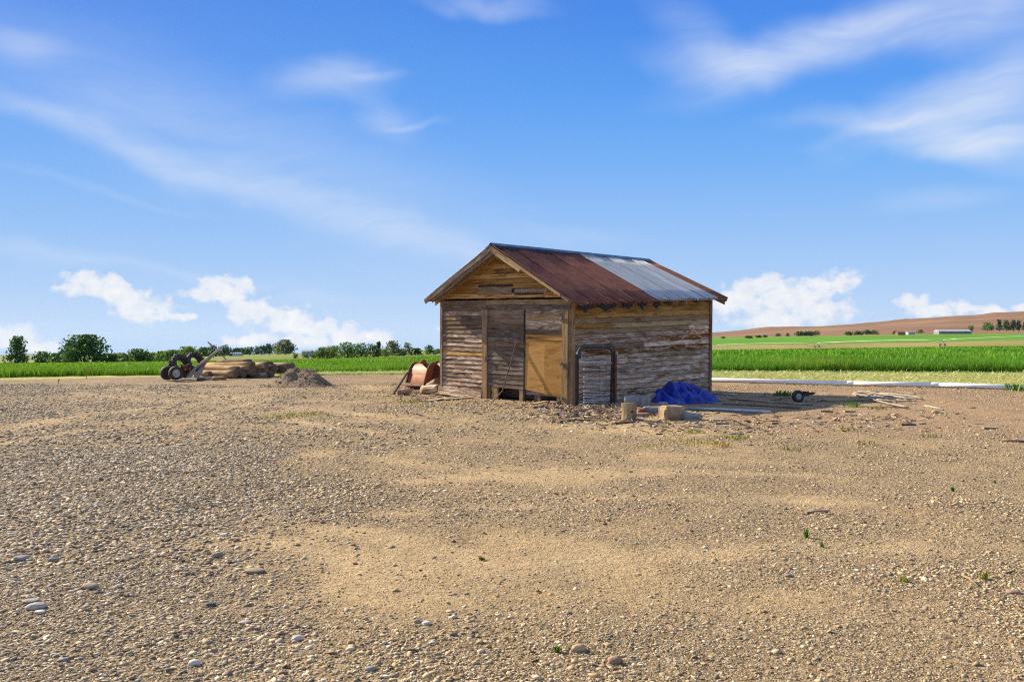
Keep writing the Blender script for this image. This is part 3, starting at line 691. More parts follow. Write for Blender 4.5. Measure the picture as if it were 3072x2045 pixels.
mp.build('plywood_panel', M['ply'], d2)
MB().box((Ld + .02, .03, 1.0), (.05, .04, 2.2)).build('gap_strip', M['tar'], d2)  # black strip painting the dark of the gap between the doors
def hinge(c0, c1, r0, r1, out):
    (s1_, za), (s0_, zb_) = FR(c0, r1), FR(c1, r0)
    m = MB(); w_ = s1_ - s0_; mid = (s0_ + s1_) / 2; zc = (za + zb_) / 2
    m.box((-out - .006, mid, zc), (.008, w_, .045)); m.tube([(-out - .014, mid, za), (-out - .014, mid, zb_)], .014, 8)
    m.box((-out - .006, mid + w_ * .3, zc), (.009, w_ * .35, (zb_ - za)))
    m.build('hinge', M['hinge'], shed)
hinge(575, 622, 665, 705, .052); hinge(575, 620, 1035, 1065, .052); hinge(1246, 1312, 680, 710, .075); hinge(1246, 1308, 1082, 1112, .075); hinge(1262, 1308, 1392, 1420, .075)
# stubs under the doors (sill stones and door legs) and an inner sill beam
for (c0, c1, r0, r1, mt) in ((608, 630, 1310, 1400, 'brown'), (640, 690, 1310, 1400, 'tan'), (884, 916, 1300, 1445, 'tan'), (1018, 1070, 1345, 1425, 'brown'), (1216, 1242, 1340, 1425, 'tan')):
    (s1_, za), (s0_, zb_) = FR(c0, r1), FR(c1, r0)
    vpost(s0_, s1_, min(za, -.05), zb_ + .04, .015, .07, M[mt], 'sill_stub')
MB().box((.55, (dy1 + ey0) / 2, .12), (.06, dy1 - ey0, .22)).build('sill_beam', M['door'], shed)
MB().box((L_ / 2, W_ / 2, -.04), (L_ - .3, W_ - .3, .05)).build('floor', M['brown'], shed)
# roof: rafters, deck, rake boards, sheets, cap
for k in range(11):
    x = -.02 + k * (L_ + .04) / 10
    for sgn in (0, 1):
        y0 = -OE + .03 if sgn == 0 else W_ + OEL - .03; y1 = W_ / 2
        z0, z1 = roofz(x, y0) - .05, ZR(x) - .05
        if sgn == 0: y0 -= random.choice((.03, .06, .09)); z0 = roofz(x, y0) - .05
        m = MB().hexa([(x - .022, y0, z0 - .10), (x + .022, y0, z0 - .10), (x + .022, y1, z1 - .12), (x - .022, y1, z1 - .12), (x - .022, y0, z0), (x + .022, y0, z0), (x + .022, y1, z1), (x - .022, y1, z1)])
        m.build('rafter', M['brown'] if k else M['tan'], shed)
for sgn in (0, 1):
    for k in range(9):                # purlin boards under the sheets
        f0, f1 = k / 9, (k + 1) / 9 - .012
        m = MB(); pts = []
        for x in (-.40, L_ + .30):
            for f in (f0, f1):
                y = (-OE + .02 + f * (W_ / 2 + OE)) if sgn == 0 else (W_ + OEL - .02 - f * (W_ / 2 + OEL)); pts.append((x, y, roofz(x, y) - .02))
        a, b_, c_, d_ = pts[0], pts[1], pts[3], pts[2]
        lo = [(q[0], q[1], q[2] - .022) for q in (a, d_, c_, b_)]; hi = [(q[0], q[1], q[2]) for q in (a, d_, c_, b_)]
        o = MB().hexa(lo + hi).build('roof_plank', M['ochre'], shed)
def rake(y0, y1, x, dz0, dz1, th, mat, name='rake_board'):
    z0, z1 = roofz(x, y0), roofz(x, y1)
    a, b_ = Vector((y0, z0)), Vector((y1, z1)); Lr = (b_ - a).length; d = (b_ - a) / Lr
    m = MB(); n = 5
    for i in range(n):
        f = i / (n - 1); j = random.uniform(-.006, .006)
        for (t_, zz) in ((0, dz0 + j), (0, dz1 + j * .3), (th, dz1), (th, dz0 + j)): m.v.append((f * Lr, t_, zz))
    for i in range(n - 1):
        for k in range(4): m.f.append((i * 4 + k, i * 4 + (k + 1) % 4, (i + 1) * 4 + (k + 1) % 4, (i + 1) * 4 + k)); m.m.append(0)
    m.f += [(3, 2, 1, 0), tuple((n - 1) * 4 + k for k in range(4))]; m.m += [0, 0]
    o = m.build(name, mat, shed)
    # local x along the rake, local y = shed x, local z = up
    o.matrix_local = Matrix(((0, 1, 0, x), (d.x, 0, -d.y * math.copysign(1, d.x), y0), (d.y, 0, abs(d.x), z0), (0, 0, 0, 1)))
    return o
YM = W_ / 2
rake(W_ + OEL - .02, YM, -.43, -.125, -.015, .025, M['door'])
rake(W_ + OEL * .2, YM + .03, -.40, -.215, -.13, .022, M['door'])
rake(-.02, YM - .005, -.43, -.085, -.015, .025, M['tan']); rake(YM - 1.05, YM - .02, -.405, -.17, -.09, .022, M['dry']); rake(-.28, .0, -.423, -.08, -.018, .022, M['brown'])
rake(-OE + .02, YM - .005, L_ + .30, -.11, -.015, .025, M['brown']); rake(W_ + OEL - .02, YM + .005, L_ + .30, -.11, -.015, .025, M['brown'])
def sheet(x0, x1, side, mat, over=0.0, torn=0.0, top=0.0, lift=0.0):
    nw = max(1, round((x1 - x0) / .067)); nx = nw * 4 + 1; ny = 6
    V = []
    for i in range(nx):
        x = x0 + (x1 - x0) * i / (nx - 1)
        co = .014 * math.cos(2 * math.pi * i / 4) + lift
        jag = random.uniform(-torn, torn * .4) if torn else random.uniform(-.003, .003)
        for j in range(ny):
            f = j / (ny - 1)
            fo = f * (1 + (over + jag) / 3.1) if j == ny - 1 else f
            if side == 0: y = YM - top - (YM - top + OE) * fo; z = ZR(x) + (ZE(x) - ZR(x)) * (YM - y) / (YM + OE)
            else: y = YM + top + (YM - top + OEL) * fo; z = ZR(x) + (ZEL(x) - ZR(x)) * (y - YM) / (YM + OEL)
            if j == ny - 1 and torn: z -= abs(jag) * .5 + (.05 if random.random() < .3 else 0)
            V.append((x, y, z + .014 + co + random.uniform(-.002, .002)))
    Fc = [(i * ny + j, (i + 1) * ny + j, (i + 1) * ny + j + 1, i * ny + j + 1) for i in range(nx - 1) for j in range(ny - 1)]
    m = MB().add(V, Fc); o = m.build('roof_sheet', mat, shed, True)
    md = o.modifiers.new('thickness', 'SOLIDIFY'); md.thickness = .003; md.offset = 1
    return o
xs = [-.43 + .672 * i for i in range(6)]; xs = xs + [xs[-1] + .58 * i for i in range(1, 7)]
for i in range(11):
    mt = M['rust'] if i < 5 else (M['rust2'] if i == 10 else M['galv'])
    sheet(xs[i], xs[i + 1] + .025, 0, mt, over=(.10 if i < 5 else .0) + (.05 if i < 2 else 0), torn=(.10 if i < 4 else .02), top=.02, lift=.014 * (i % 2))
for i in range(11):
    sheet(xs[i], xs[i + 1] + .025, 1, M['rust'] if i % 3 else M['galv'], torn=.02, top=.02, lift=.014 * (i % 2))
def cap(x0, x1, mat, wr, lift):
    m = MB(); n = max(2, int((x1 - x0) / .08)); V = []; Fc = []
    for i in range(n + 1):
        x = x0 + (x1 - x0) * i / n; j = random.uniform(0, .14 if mat is M['tar'] else .02)
        sl = (ZR(x) - ZE(x)) / (YM + OE)
        for (dy, dz) in ((-wr - j, -(wr + j) * sl + .032), (-.03, .028), (0, .055), (.03, .028), (wr, -wr * sl + .032)): V.append((x, YM + dy, ZR(x) + dz + lift))
    for i in range(n):
        for k in range(4): Fc.append((i * 5 + k, (i + 1) * 5 + k, (i + 1) * 5 + k + 1, i * 5 + k + 1))
    o = m.add(V, Fc).build('ridge_cap', mat, shed)
    md = o.modifiers.new('thickness', 'SOLIDIFY'); md.thickness = .003
cap(-.44, 2.4, M['tar'], .20, .004); cap(-.44, 1.75, M['ridgecap'], .075, .012); cap(1.68, 3.6, M['ridgecap'], .10, .010); cap(3.55, 6.42, M['ridgecap'], .12, .006)
# torn tar paper hanging below the front eave
for (x0, x1) in ((-.4, .2), (.25, 1.05), (1.3, 1.7), (1.95, 2.3), (2.6, 2.85)):
    m = MB(); n = 6; V = []; 
    for i in range(n + 1):
        x = x0 + (x1 - x0) * i / n; y = -OE - .15; z = roofz(x, -OE) - .085; d = random.uniform(.05, .17) * math.sin(math.pi * (i + .4) / (n + .8)) + .015
        V += [(x, y, z), (x, y + .03, z - d), (x, y + .04, z - d), (x, y + .05, z)]
    Fc = [(i * 4 + k, (i + 1) * 4 + k, (i + 1) * 4 + (k + 1) % 4, i * 4 + (k + 1) % 4) for i in range(n) for k in range(4)]
    m.add(V, Fc).build('tar_paper', M['tar'], shed)

# ------------------------------------------------------------------ things against the shed
# stick leaning on the left door
(t0y, t0z), (t1y, t1z) = FR(870, 855, -.06), FR(735, 1335, -.35)
q = SHI @ G(1260 + 622 / 2.958, 720 + 1460 / 2.958, .03)
o = MB().tube([S(-.06, t0y, t0z), S(-.20, (t0y + t1y) / 2, (t0z + t1z) / 2), S(-.36, t1y, t1z), S(q.x, q.y, q.z)], [.013, .014, .016, .012], 7).build('long_stick', M['brown'])
tag(o, 'thin dark wooden stick leaning against the left shed door', 'stick')
# tube gate
GY = -.42
def GP(cx, cy, off=0.0):
    x, z = SD(cx, cy, GY + off); return S(x, GY + off, z)
gate = thing('tube_gate', 'small metal tube gate with wire mesh leaning on the side of the shed', 'gate', GP(300, 1440))
def rel(root, pts): return [Vector(p) - root.location for p in pts]
fpath = [GP(*q) for q in ((150, 1425), (152, 1000), (156, 955), (170, 928), (195, 916), (400, 918), (425, 928), (440, 950), (446, 990), (432, 1440))]
MB().tube(rel(gate, fpath[:4]), .026, 8).build('gate_frame', M['darktube'], gate, True)
MB().tube(rel(gate, fpath[3:7]), .026, 8).build('gate_frame', M['darktube'], gate, True)
MB().tube(rel(gate, fpath[6:]), .026, 8).build('gate_frame', M['darktube'], gate, True)
for (cy, rr, x0, x1) in ((1045, .024, 155, 440), (1108, .011, 205, 438), (1178, .011, 205, 438), (1220, .011, 205, 437), (1258, .011, 205, 436), (1298, .011, 205, 435), (1322, .011, 205, 435), (1346, .011, 205, 435), (1368, .011, 205, 434), (1388, .011, 205, 434), (1412, .026, 150, 432)):
    MB().tube(rel(gate, [GP(x0, cy - 4), GP(x1, cy + 6 + (8 if rr > .02 and cy > 1400 else 0))]), rr, 7).build('rail', M['tube'], gate, True)
for cx in (160, 216, 275, 340, 395):
    MB().tube(rel(gate, [GP(cx, 1045, .012), GP(cx - 3, 1405, .012)]), .0035, 5).build('wire', M['darktube'], gate)
MB().box(tuple(GP(160, 985) - gate.location), (.10, .06, .16), rz=R(45)).build('latch_box', M['darktube'], gate)
for (cx, w_, lab, mt, b0) in ((128, .085, 'dark square steel post standing left of the tube gate', 'iron', 1418), (470, .075, 'rusty square steel post standing right of the tube gate', 'steelpost', 1455)):
    a, e = GP(cx, 945), GP(cx - (6 if cx > 300 else 0), b0)
    root = thing('steel_post', lab, 'post', e)
    m = MB(); d = w_ / 2; cz = math.cos(R(45.6)); sz = math.sin(R(45.6))
    ring = [Vector((px_ * cz - py_ * sz, px_ * sz + py_ * cz, 0)) for px_, py_ in ((-d, -d), (d, -d), (d, d), (-d, d))]
    m.hexa([r_ + Vector((0, 0, -.05)) for r_ in ring] + [r_ + (a - e) for r_ in ring]); m.build('post', M[mt], root)
    m = MB().box(tuple((a - e) * .96 + Vector((.03, -.05, 0))), (.03, .05, .06), rz=R(45)); m.build('hinge_pin', M['tube'], root)

# blue tarp heaped against the wall
FOLDS = [(-.30, .18, .45, .30, .16, .38, .27), (-.28, .12, .45, -.38, -.34, .16, .17), (-.08, .12, .46, -.06, -.42, .14, .15), (.10, .10, .42, .24, -.40, .12, .16), (.28, .12, .38, .60, -.22, .12, .18), (.25, .20, .38, .84, .12, .10, .20),
         (-.72, .10, .30, -.50, -.28, .12, .16), (-.78, .02, .22, -.62, .30, .26, .15), (-.50, .25, .30, -.30, .30, .40, .18), (.45, -.12, .20, .78, -.06, .10, .15), (-.20, -.20, .22, .08, -.30, .16, .13), (.05, .35, .30, .5, .32, .2, .2)]
def make_tarp():
    nx, ny = 110, 80; c = G(2055, 1206)
    ax = Vector((.96, .28, 0)); ay = Vector((-.28, .96, 0))
    V = []
    for i in range(nx):
        for j in range(ny):
            u, v = i / (nx - 1) * 2 - 1, j / (ny - 1) * 2 - 1
            # square to disc
            x = u * math.sqrt(1 - v * v / 2); y = v * math.sqrt(1 - u * u / 2); r_ = math.hypot(x, y)
            edge = 1 + .22 * mnoise.noise((x * 2.2 / max(r_, .2), y * 2.2 / max(r_, .2), 3.1)) * r_
            X, Y_ = x * .92 * edge, y * .62 * edge
            wx, wy = X + .12 * mnoise.noise((X * 2, Y_ * 2, 5)), Y_ + .12 * mnoise.noise((X * 2, Y_ * 2, 9))
            f1 = mnoise.noise((wx * 2.4 + wy * 1.2 + 5, wy * 2.0, 1.7)); f2 = 1 - 2 * abs(mnoise.noise((wx * 3.2 + 2, wy * 4.5 + 4, 8.2))); f3 = mnoise.noise((X * 9, Y_ * 9, 2.0))
            prof = max(0, 1 - r_ ** 2.6)
            z = 0.0
            for (x0, y0, h0, x1, y1, h1, wd_) in FOLDS:
                ex, ey = x1 - x0, y1 - y0; t = ((wx - x0) * ex + (wy - y0) * ey) / (ex * ex + ey * ey); t = min(1, max(0, t))
                dd = math.hypot(wx - x0 - t * ex, wy - y0 - t * ey) / wd_
                if dd < 1: z = max(z, (h0 + (h1 - h0) * t) * (1 - dd ** 1.7))
            z = z * min(1, prof * 3.2) + prof ** .5 * (.030 * f2 + .018 * f3 + .02) + .010
            # steep leading folds
            p = c + ax * (X + .06 * mnoise.noise((Y_ * 4, z * 9, 1))) + ay * (Y_ - .05 * z); V.append((p.x, p.y, max(z, .006) + tz(p.x, p.y)))
    Fc = [(i * ny + j, (i + 1) * ny + j, (i + 1) * ny + j + 1, i * ny + j + 1) for i in range(nx - 1) for j in range(ny - 1)]
    o = MB().add(V, Fc).build('blue_tarp', M['tarp'], None, True)
    md = o.modifiers.new('thickness', 'SOLIDIFY'); md.thickness = .004
    tag(o, 'crumpled bright blue tarp heaped at the foot of the shed wall', 'tarp')
make_tarp()

def lump(name, c, dims, mat, label, cat, group=None, seed=0, rz=0.0, blocky=.5, sub=3, amp=.12, tilt=0.0):
    bm = bmesh.new(); bmesh.ops.create_icosphere(bm, subdivisions=sub, radius=1)
    for v in bm.verts:
        p = v.co.copy(); q = Vector([math.copysign(abs(t) ** (1 - blocky), t) for t in p]); q = q / max(1e-6, max(abs(q.x), abs(q.y), abs(q.z))) * blocky + p * (1 - blocky)
        nn = mnoise.noise(p * 1.6 + Vector((seed * 3.7, seed, 1))) * amp * 1.6 + mnoise.noise(p * 4 + Vector((seed, 2, seed))) * amp * .6
        v.co = q * (1 + nn)
    me = bpy.data.meshes.new(name)
    for v in bm.verts: v.co = Vector((v.co.x * dims[0] / 2, v.co.y * dims[1] / 2, v.co.z * dims[2] / 2))
    bm.to_mesh(me); bm.free(); me.materials.append(mat)
    if blocky < .4: me.polygons.foreach_set('use_smooth', [True] * len(me.polygons))
    o = link(bpy.data.objects.new(name, me)); o.location = c; o.rotation_euler = (tilt, tilt * .6, rz)
    return tag(o, label, cat, group)
def on_ground(px, py, hgt):
    g_ = G(px, py); z = tz(g_.x, g_.y); g_ = G(px, py, z); return Vector((g_.x, g_.y, z + hgt))
# stump
g_ = on_ground(1886, 1259, 0)
st = thing('chopping_stump', 'short pale upright log stump beside the wood chips', 'stump', g_)
bm_ = MB(); n = 16
for i, (z, rr) in enumerate(((-.02, .155), (.05, .15), (.16, .145), (.27, .15), (.335, .148))):
    for k in range(n):
        a = 2 * math.pi * k / n; rj = rr * (1 + .07 * math.sin(3 * a + 1) + .03 * random.uniform(-1, 1)); bm_.v.append((rj * math.cos(a), rj * math.sin(a), z + (.012 * math.cos(a + 1) if i == 4 else 0)))
for i in range(4):
    for k in range(n): bm_.f.append((i * n + k, i * n + (k + 1) % n, (i + 1) * n + (k + 1) % n, (i + 1) * n + k)); bm_.m.append(0)
bm_.f.append(tuple(4 * n + k for k in range(n))); bm_.m.append(0)
bm_.v = [(z, x, y) for x, y, z in bm_.v]
o = bm_.build('stump_body', M['dry'], st); o.matrix_local = Matrix(((0, 1, 0, 0), (0, 0, 1, 0), (1, 0, 0, 0), (0, 0, 0, 1)))
MB().tube([(.05, -.13, .17), (.06, -.162, .17)], [.022, .014], 7).build('knot', M['tar'], st)
lump('boulder', on_ground(2016, 1256, .11), (.46, .34, .30), M['rock'], 'blocky tan boulder in front of the blue tarp', 'boulder', seed=4, rz=.35, blocky=.72, amp=.14)
lump('dark_stone', on_ground(2072, 1256, .05), (.42, .26, .16), M['concrete'], 'low dark grey stone just right of the tan boulder', 'stone', seed=9, rz=-.2, amp=.2)
def log_obj(name, a, e, r0, r1, mat, label, cat, group=None, n=12, endmat=None, parent=None):
    a, e = Vector(a), Vector(e); Lg = (e - a).length; m = MB(); ks = 6
    for i in range(ks):
        f = i / (ks - 1); rr = r0 + (r1 - r0) * f
        for k in range(n):
            an = 2 * math.pi * k / n; q = rr * (1 + .05 * math.sin(2 * an + Lg * 9) + .04 * random.uniform(-1, 1)); m.v.append((f * Lg, q * math.cos(an), q * math.sin(an)))
    for i in range(ks - 1):
        for k in range(n): m.f.append((i * n + k, (i + 1) * n + k, (i + 1) * n + (k + 1) % n, i * n + (k + 1) % n)); m.m.append(0)
    m.f += [tuple(range(n)), tuple((ks - 1) * n + k for k in reversed(range(n)))]; m.m += [1, 1]
    o = m.build(name, [mat, endmat or mat], parent)
    o.data.polygons.foreach_set('use_smooth', [len(p.vertices) == 4 for p in o.data.polygons])
    o.location = a; o.rotation_euler = (e - a).to_track_quat('X', 'Z').to_euler()
    if cat: tag(o, label, cat, group)
    return o
M['darkbark'] = wood('dark_log_bark', (.13, .085, .05), (.19, .13, .08), (.035, .022, .014), (.30, .24, .17), .3, .7)
M['cutend'] = plain('sawn_log_end', (.20, .14, .09), (.11, .075, .05), 12, .9)
log_obj('grey_log_chunk', on_ground(1872, 1222, .14), on_ground(1940, 1222, .13) + Vector((0, .1, 0)), .14, .13, M['concrete'], 'thick grey log chunk lying behind the upright stump', 'log')
lump('concrete_chunk', on_ground(1935, 1222, .13), (.22, .2, .24), M['concrete'], 'upright grey concrete chunk behind the boulder and left of the tarp', 'rubble', seed=12, rz=.4, blocky=.6)
lump('concrete_chunk', on_ground(1958, 1240, .07), (.42, .26, .16), M['concrete'], 'long grey concrete chunk lying left of the tan boulder', 'rubble', seed=15, rz=.15, blocky=.7)
lump('concrete_chunk', on_ground(1990, 1226, .07), (.2, .2, .16), M['concrete'], 'small grey concrete chunk between the tan boulder and the tarp', 'rubble', seed=17, rz=.7, blocky=.6)
lump('orange_stone', on_ground(1925, 1241, .06), (.2, .2, .14), M['rust2'], 'rusty orange stone right of the upright stump', 'stone', seed=19, blocky=.4)
lump('split_log', on_ground(1897 + 28, 1250, .04), (.3, .16, .09), M['brown'], 'dark split log lying under the rusty orange stone', 'log', seed=21, blocky=.5)

# rusty scoop buckets behind the left corner
def bucket(c, rz, wid, label):
    root = thing('rusty_bucket', label, 'bucket', c, rz, 'rusty scoop buckets beside the shed')
    def prof(off):
        pts = [(-.06 + off, .02), (-.02 + off * .6, .32)]
        for k in range(9):
            a = math.pi - k / 8 * math.pi * .78; pts.append((.28 + (.30 - off) * math.cos(a), .40 + (.36 - off) * math.sin(a)))
        return pts
    po, pi = prof(0), prof(.02); n = len(po)
    m = MB()
    for x in (-wid / 2, wid / 2):
        for (y, z) in po: m.v.append((x, y, z))
        for (y, z) in pi: m.v.append((x, y, z))
    k2 = 2 * n
    for i in range(n - 1):
        m.f += [(i, i + 1, k2 + i + 1, k2 + i), (n + i + 1, n + i, k2 + n + i, k2 + n + i + 1)]; m.m += [0, 0]
    m.f += [(0, k2, k2 + n, n), (n - 1, 2 * n - 1, k2 + 2 * n - 1, k2 + n - 1)]; m.m += [0, 0]
    for b0 in (0, k2):
        for i in range(n - 1): m.f.append((b0 + i, b0 + n + i, b0 + n + i + 1, b0 + i + 1)); m.m.append(0)
    m.build('shell', M['bucket'], root, True)
    for x in (-wid / 2, wid / 2):
        mm = MB(); pr = [(y * 1.0 - .02 if i > 1 else y - .03, z * 1.06) for i, (y, z) in enumerate(po)] + [(.62, .60), (.55, .05)]
        nn = len(pr); mm.v = [(x - .013, y, z) for y, z in pr] + [(x + .013, y, z) for y, z in pr]
        mm.f = [tuple(range(nn)), tuple(nn + i for i in reversed(range(nn)))] + [(i, nn + i, nn + (i + 1) % nn, (i + 1) % nn) for i in range(nn)]; mm.m = [0] * len(mm.f)
        mm.build('side_plate', M['rust2'], root)
    MB().hexa([(-wid / 2 - .02, -.10, -.03), (wid / 2 + .02, -.10, -.03), (wid / 2 + .02, .14, -.06), (-wid / 2 - .02, .14, -.06), (-wid / 2 - .02, -.085, .06), (wid / 2 + .02, -.085, .06), (wid / 2 + .02, .14, .06), (-wid / 2 - .02, .14, .06)]).build('cutting_edge', M['bucket'], root)
    root.rotation_euler = (R(-16), 0, rz)
    for x in (wid * .06,):
        mm = MB(); nn = 10; pr = [(.12 + .16 * math.cos(k / (nn - 1) * math.pi), .70 + .15 * math.sin(k / (nn - 1) * math.pi)) for k in range(nn)]
        mm.v = [(x - .02, y, z) for y, z in pr] + [(x + .02, y, z) for y, z in pr]
        mm.f = [tuple(range(nn)), tuple(nn + i for i in reversed(range(nn)))] + [(i, nn + i, nn + (i + 1) % nn, (i + 1) % nn) for i in range(nn)]; mm.m = [0] * len(mm.f)
        mm.build('mounting_ear', M['rust2'], root)
    return root
bucket(P(1247, 1166, 27.4) + Vector((0, 0, .10)), R(-34), .72, 'left rusty curved steel bucket lying beside the shed corner')
bucket(P(1314, 1162, 27.2) + Vector((0, .1, .08)), R(-30), .66, 'right rusty curved steel bucket half hidden by the shed corner')
for (a, e, r0, lab) in (((1286, 1158, 25.6), (1312, 1142, 25.2), .10, 'upper grey split log stacked in front of the rusty buckets'), ((1268, 1170, 25.4), (1318, 1164, 25.0), .12, 'lower grey split log lying in front of the rusty buckets'), ((1198, 1182, 24.6), (1230, 1172, 24.9), .09, 'mossy log end lying left of the rusty buckets')):
    pa, pe = P(*a), P(*e); pa.z = max(pa.z, r0 * .8); pe.z = max(pe.z, r0 * .8)
    log_obj('split_log', pa, pe, r0, r0 * .9, M['grey'], lab, 'log', endmat=M['cutend'], n=8)
o = MB().tube([P(1178, 1185, 24.9), P(1222, 1118, 26.6)], [.035, .035], 6).build('iron_bar', M['iron']); tag(o, 'dark iron bar leaning on the left side of the rusty bucket', 'bar')

# ------------------------------------------------------------------ pile on the left: logs, tyres, axle, implement
def C3(cx, cy, Y): return P(460 + cx / 4.062, 1000 + cy / 4.062, Y)
logs = [(1215, 378, 75, 34.6, 3.0, 'top'), (1385, 397, 82, 34.8, 2.6, 'mid'), (1440, 372, 62, 35.6, 2.6, 'b'), (1695, 392, 78, 35.4, 3.0, 'p'), (1638, 402, 62, 35.2, 2.4, 'b'),
        (1030, 436, 74, 34.2, 2.7, 'a'), (1192, 426, 82, 34.4, 2.4, 'a'), (1490, 425, 84, 35.0, 2.0, 'd'), (1005, 490, 92, 34.0, 2.2, 'a'),
        (1225, 474, 76, 34.3, 2.2, 'd'), (1300, 462, 56, 34.6, 2, 'd'), (1362, 468, 54, 34.7, 2, 'd'), (1380, 506, 56, 34.3, 1.8, 'p'), (1110, 500, 80, 34.2, 2.2, 'd'), (1178, 345, 66, 36.0, 2.2, 'd'), (1450, 490, 80, 34.9, 2, 'd'), (1600, 440, 70, 35.3, 2, 'd'), (1270, 515, 60, 34.4, 2, 'd'), (690, 490, 60, 34.6, 1.5, 'a')]
lablog = ['topmost long pale log of the stack beside the tyres', 'orange tinted log with its sawn end showing mid stack', 'grey log at the back of the log stack top', 'bleached pale log at the right end of the stack', 'shorter log just left of the bleached pale log',
          'second long log from the top at the left of the stack', 'dark ended log under the topmost log', 'dark log below the orange tinted log', 'thick bottom log at the left of the stack', 'dark log end just right of the thick bottom log, upper one', 'small dark log end under the orange tinted log', 'small dark log end next to the pale small end, above it', 'pale small log end at the bottom right of the stack', 'dark log end right against the thick bottom log, lower one', 'dark log end peeping over the top of the stack', 'dark log end at the bottom right beside the pale small end', 'dark log beneath the bleached pale log', 'dark log end lowest in the middle of the stack', 'short log chunk at the far left bottom of the stack']
for (cx, cy, d, Y, Lg, k), lab in zip(logs, lablog):
    Rr = C3(cx, cy, Y); rad = d / 4.062 / F_PX * Y / 2
    Rr.z = max(Rr.z, rad * .9)
    sl = {'top': -.03}.get(k, random.uniform(-.02, .02))
    a = Rr + Vector((-.80 + random.uniform(-.06, .06), .60, sl)).normalized() * Lg; a.z = max(a.z, rad * .8)
    mt = M['barkless'] if k in ('top', 'a', 'mid') else (M['paleshaft'] if k == 'p' else (M['darkbark'] if k == 'd' else M['post']))
    log_obj('log', a, Rr, rad * .9, rad, mt, lab or 'dark log end low in the middle of the log stack', 'log', 'logs stacked beside the tractor tyres', endmat=M['cutend'])
def wheel_profile(ro, ri, wd):
    return [(ri, -wd * .40), (ri + (ro - ri) * .35, -wd * .5), (ro * .93, -wd * .48), (ro, -wd * .33), (ro * 1.01, 0), (ro, wd * .33), (ro * .93, wd * .48), (ri + (ro - ri) * .35, wd * .5), (ri, wd * .40), (ri + .02, 0)]
def orient(o, axis):
    o.rotation_euler = Vector(axis).to_track_quat('Y', 'Z').to_euler()
def big_tyre(c, axis, ro, wd, label):
    root = thing('tractor_tyre', label, 'tyre', c, 0, 'tractor tyres by the log stack'); orient(root, axis)
    MB().lathe(wheel_profile(ro * .95, ro * .56, wd), 40, closed=True).build('casing', M['tyre'], root, True)
    n = 20
    for side in (-1, 1):
        mesh = None
        for k in range(n):
            if mesh is None:
                m = MB(); h0 = ro * .92; h1 = ro * 1.05
                m.hexa([(-.022, side * .01, h0), (.022, side * .01, h0), (.09, side * wd * .52, h0 * .93), (.045, side * wd * .52, h0 * .93), (-.017, side * .01, h1), (.017, side * .01, h1), (.084, side * wd * .50, h1 * .955), (.05, side * wd * .50, h1 * .955)])
                o = m.build('tread_lug', M['tyre'], root); mesh = o.data
            else: o = link(bpy.data.objects.new('tread_lug', mesh), root)
            o.rotation_euler = (0, 2 * math.pi * (k + (.5 if side > 0 else 0)) / n, 0)
    return root
t1 = C3(330, 385, 33.4); t2 = C3(497, 350, 33.9)
big_tyre(t1, (.80, -.45, .38), .43, .28, 'left of two big worn tractor tyres leaning by the logs')
big_tyre(t2, (.78, -.60, .22), .38, .30, 'right of two big worn tractor tyres leaning by the logs')
# old axle with two small wheels
wa_, wb_ = C3(168, 482, 32.4), C3(272, 483, 31.9)
ax_dir = Vector((.72, -.69, 0))
root = thing('wheeled_axle', 'old farm axle with two small tyres and rusty machinery', 'axle', (wb_ + wa_) / 2); c0 = root.location
for wc_, rim in ((wa_, False), (wb_, True)):
    w1 = MB().lathe(wheel_profile(.245, .145, .16), 28, closed=True).build('wheel', M['tyre'], root, True); w1.location = wc_ - c0; orient(w1, ax_dir)
    w2 = MB().lathe([(.148, -.06), (.15, .055), (.135, .045), (.085, .02), (.045, .03), (.04, .06), (0.001, .06)], 20).build('rim', M['rim'] if rim else M['iron'], w1, True)
MB().tube([wa_ - c0, wb_ - c0], .03, 8).build('axle_bar', M['iron'], root)
for k, (a, e, rr) in enumerate((((272, 470), (360, 420), .03), ((340, 380), (390, 540), .03), ((360, 400), (450, 430), .035), ((330, 540), (400, 520), .03), ((400, 390), (420, 500), .04), ((350, 450), (430, 470), .05), ((380, 420), (360, 530), .025))):
    MB().tube([C3(*a, 32.4) - c0, C3(*e, 32.8) - c0], rr, 7).build('frame_bar', M['iron'] if k % 2 else M['rust'], root)
for k in range(7):
    q = C3(random.uniform(345, 440), random.uniform(390, 480), 32.6) - c0
    o = MB().lathe([(.001, -.03), (.075, -.03), (.08, 0), (.075, .03), (.001, .03)], 12).build('gear', M['iron'] if k % 3 else M['rust2'], root); o.location = q; orient(o, (random.uniform(-1, 1), -1, random.uniform(-.4, .4)))
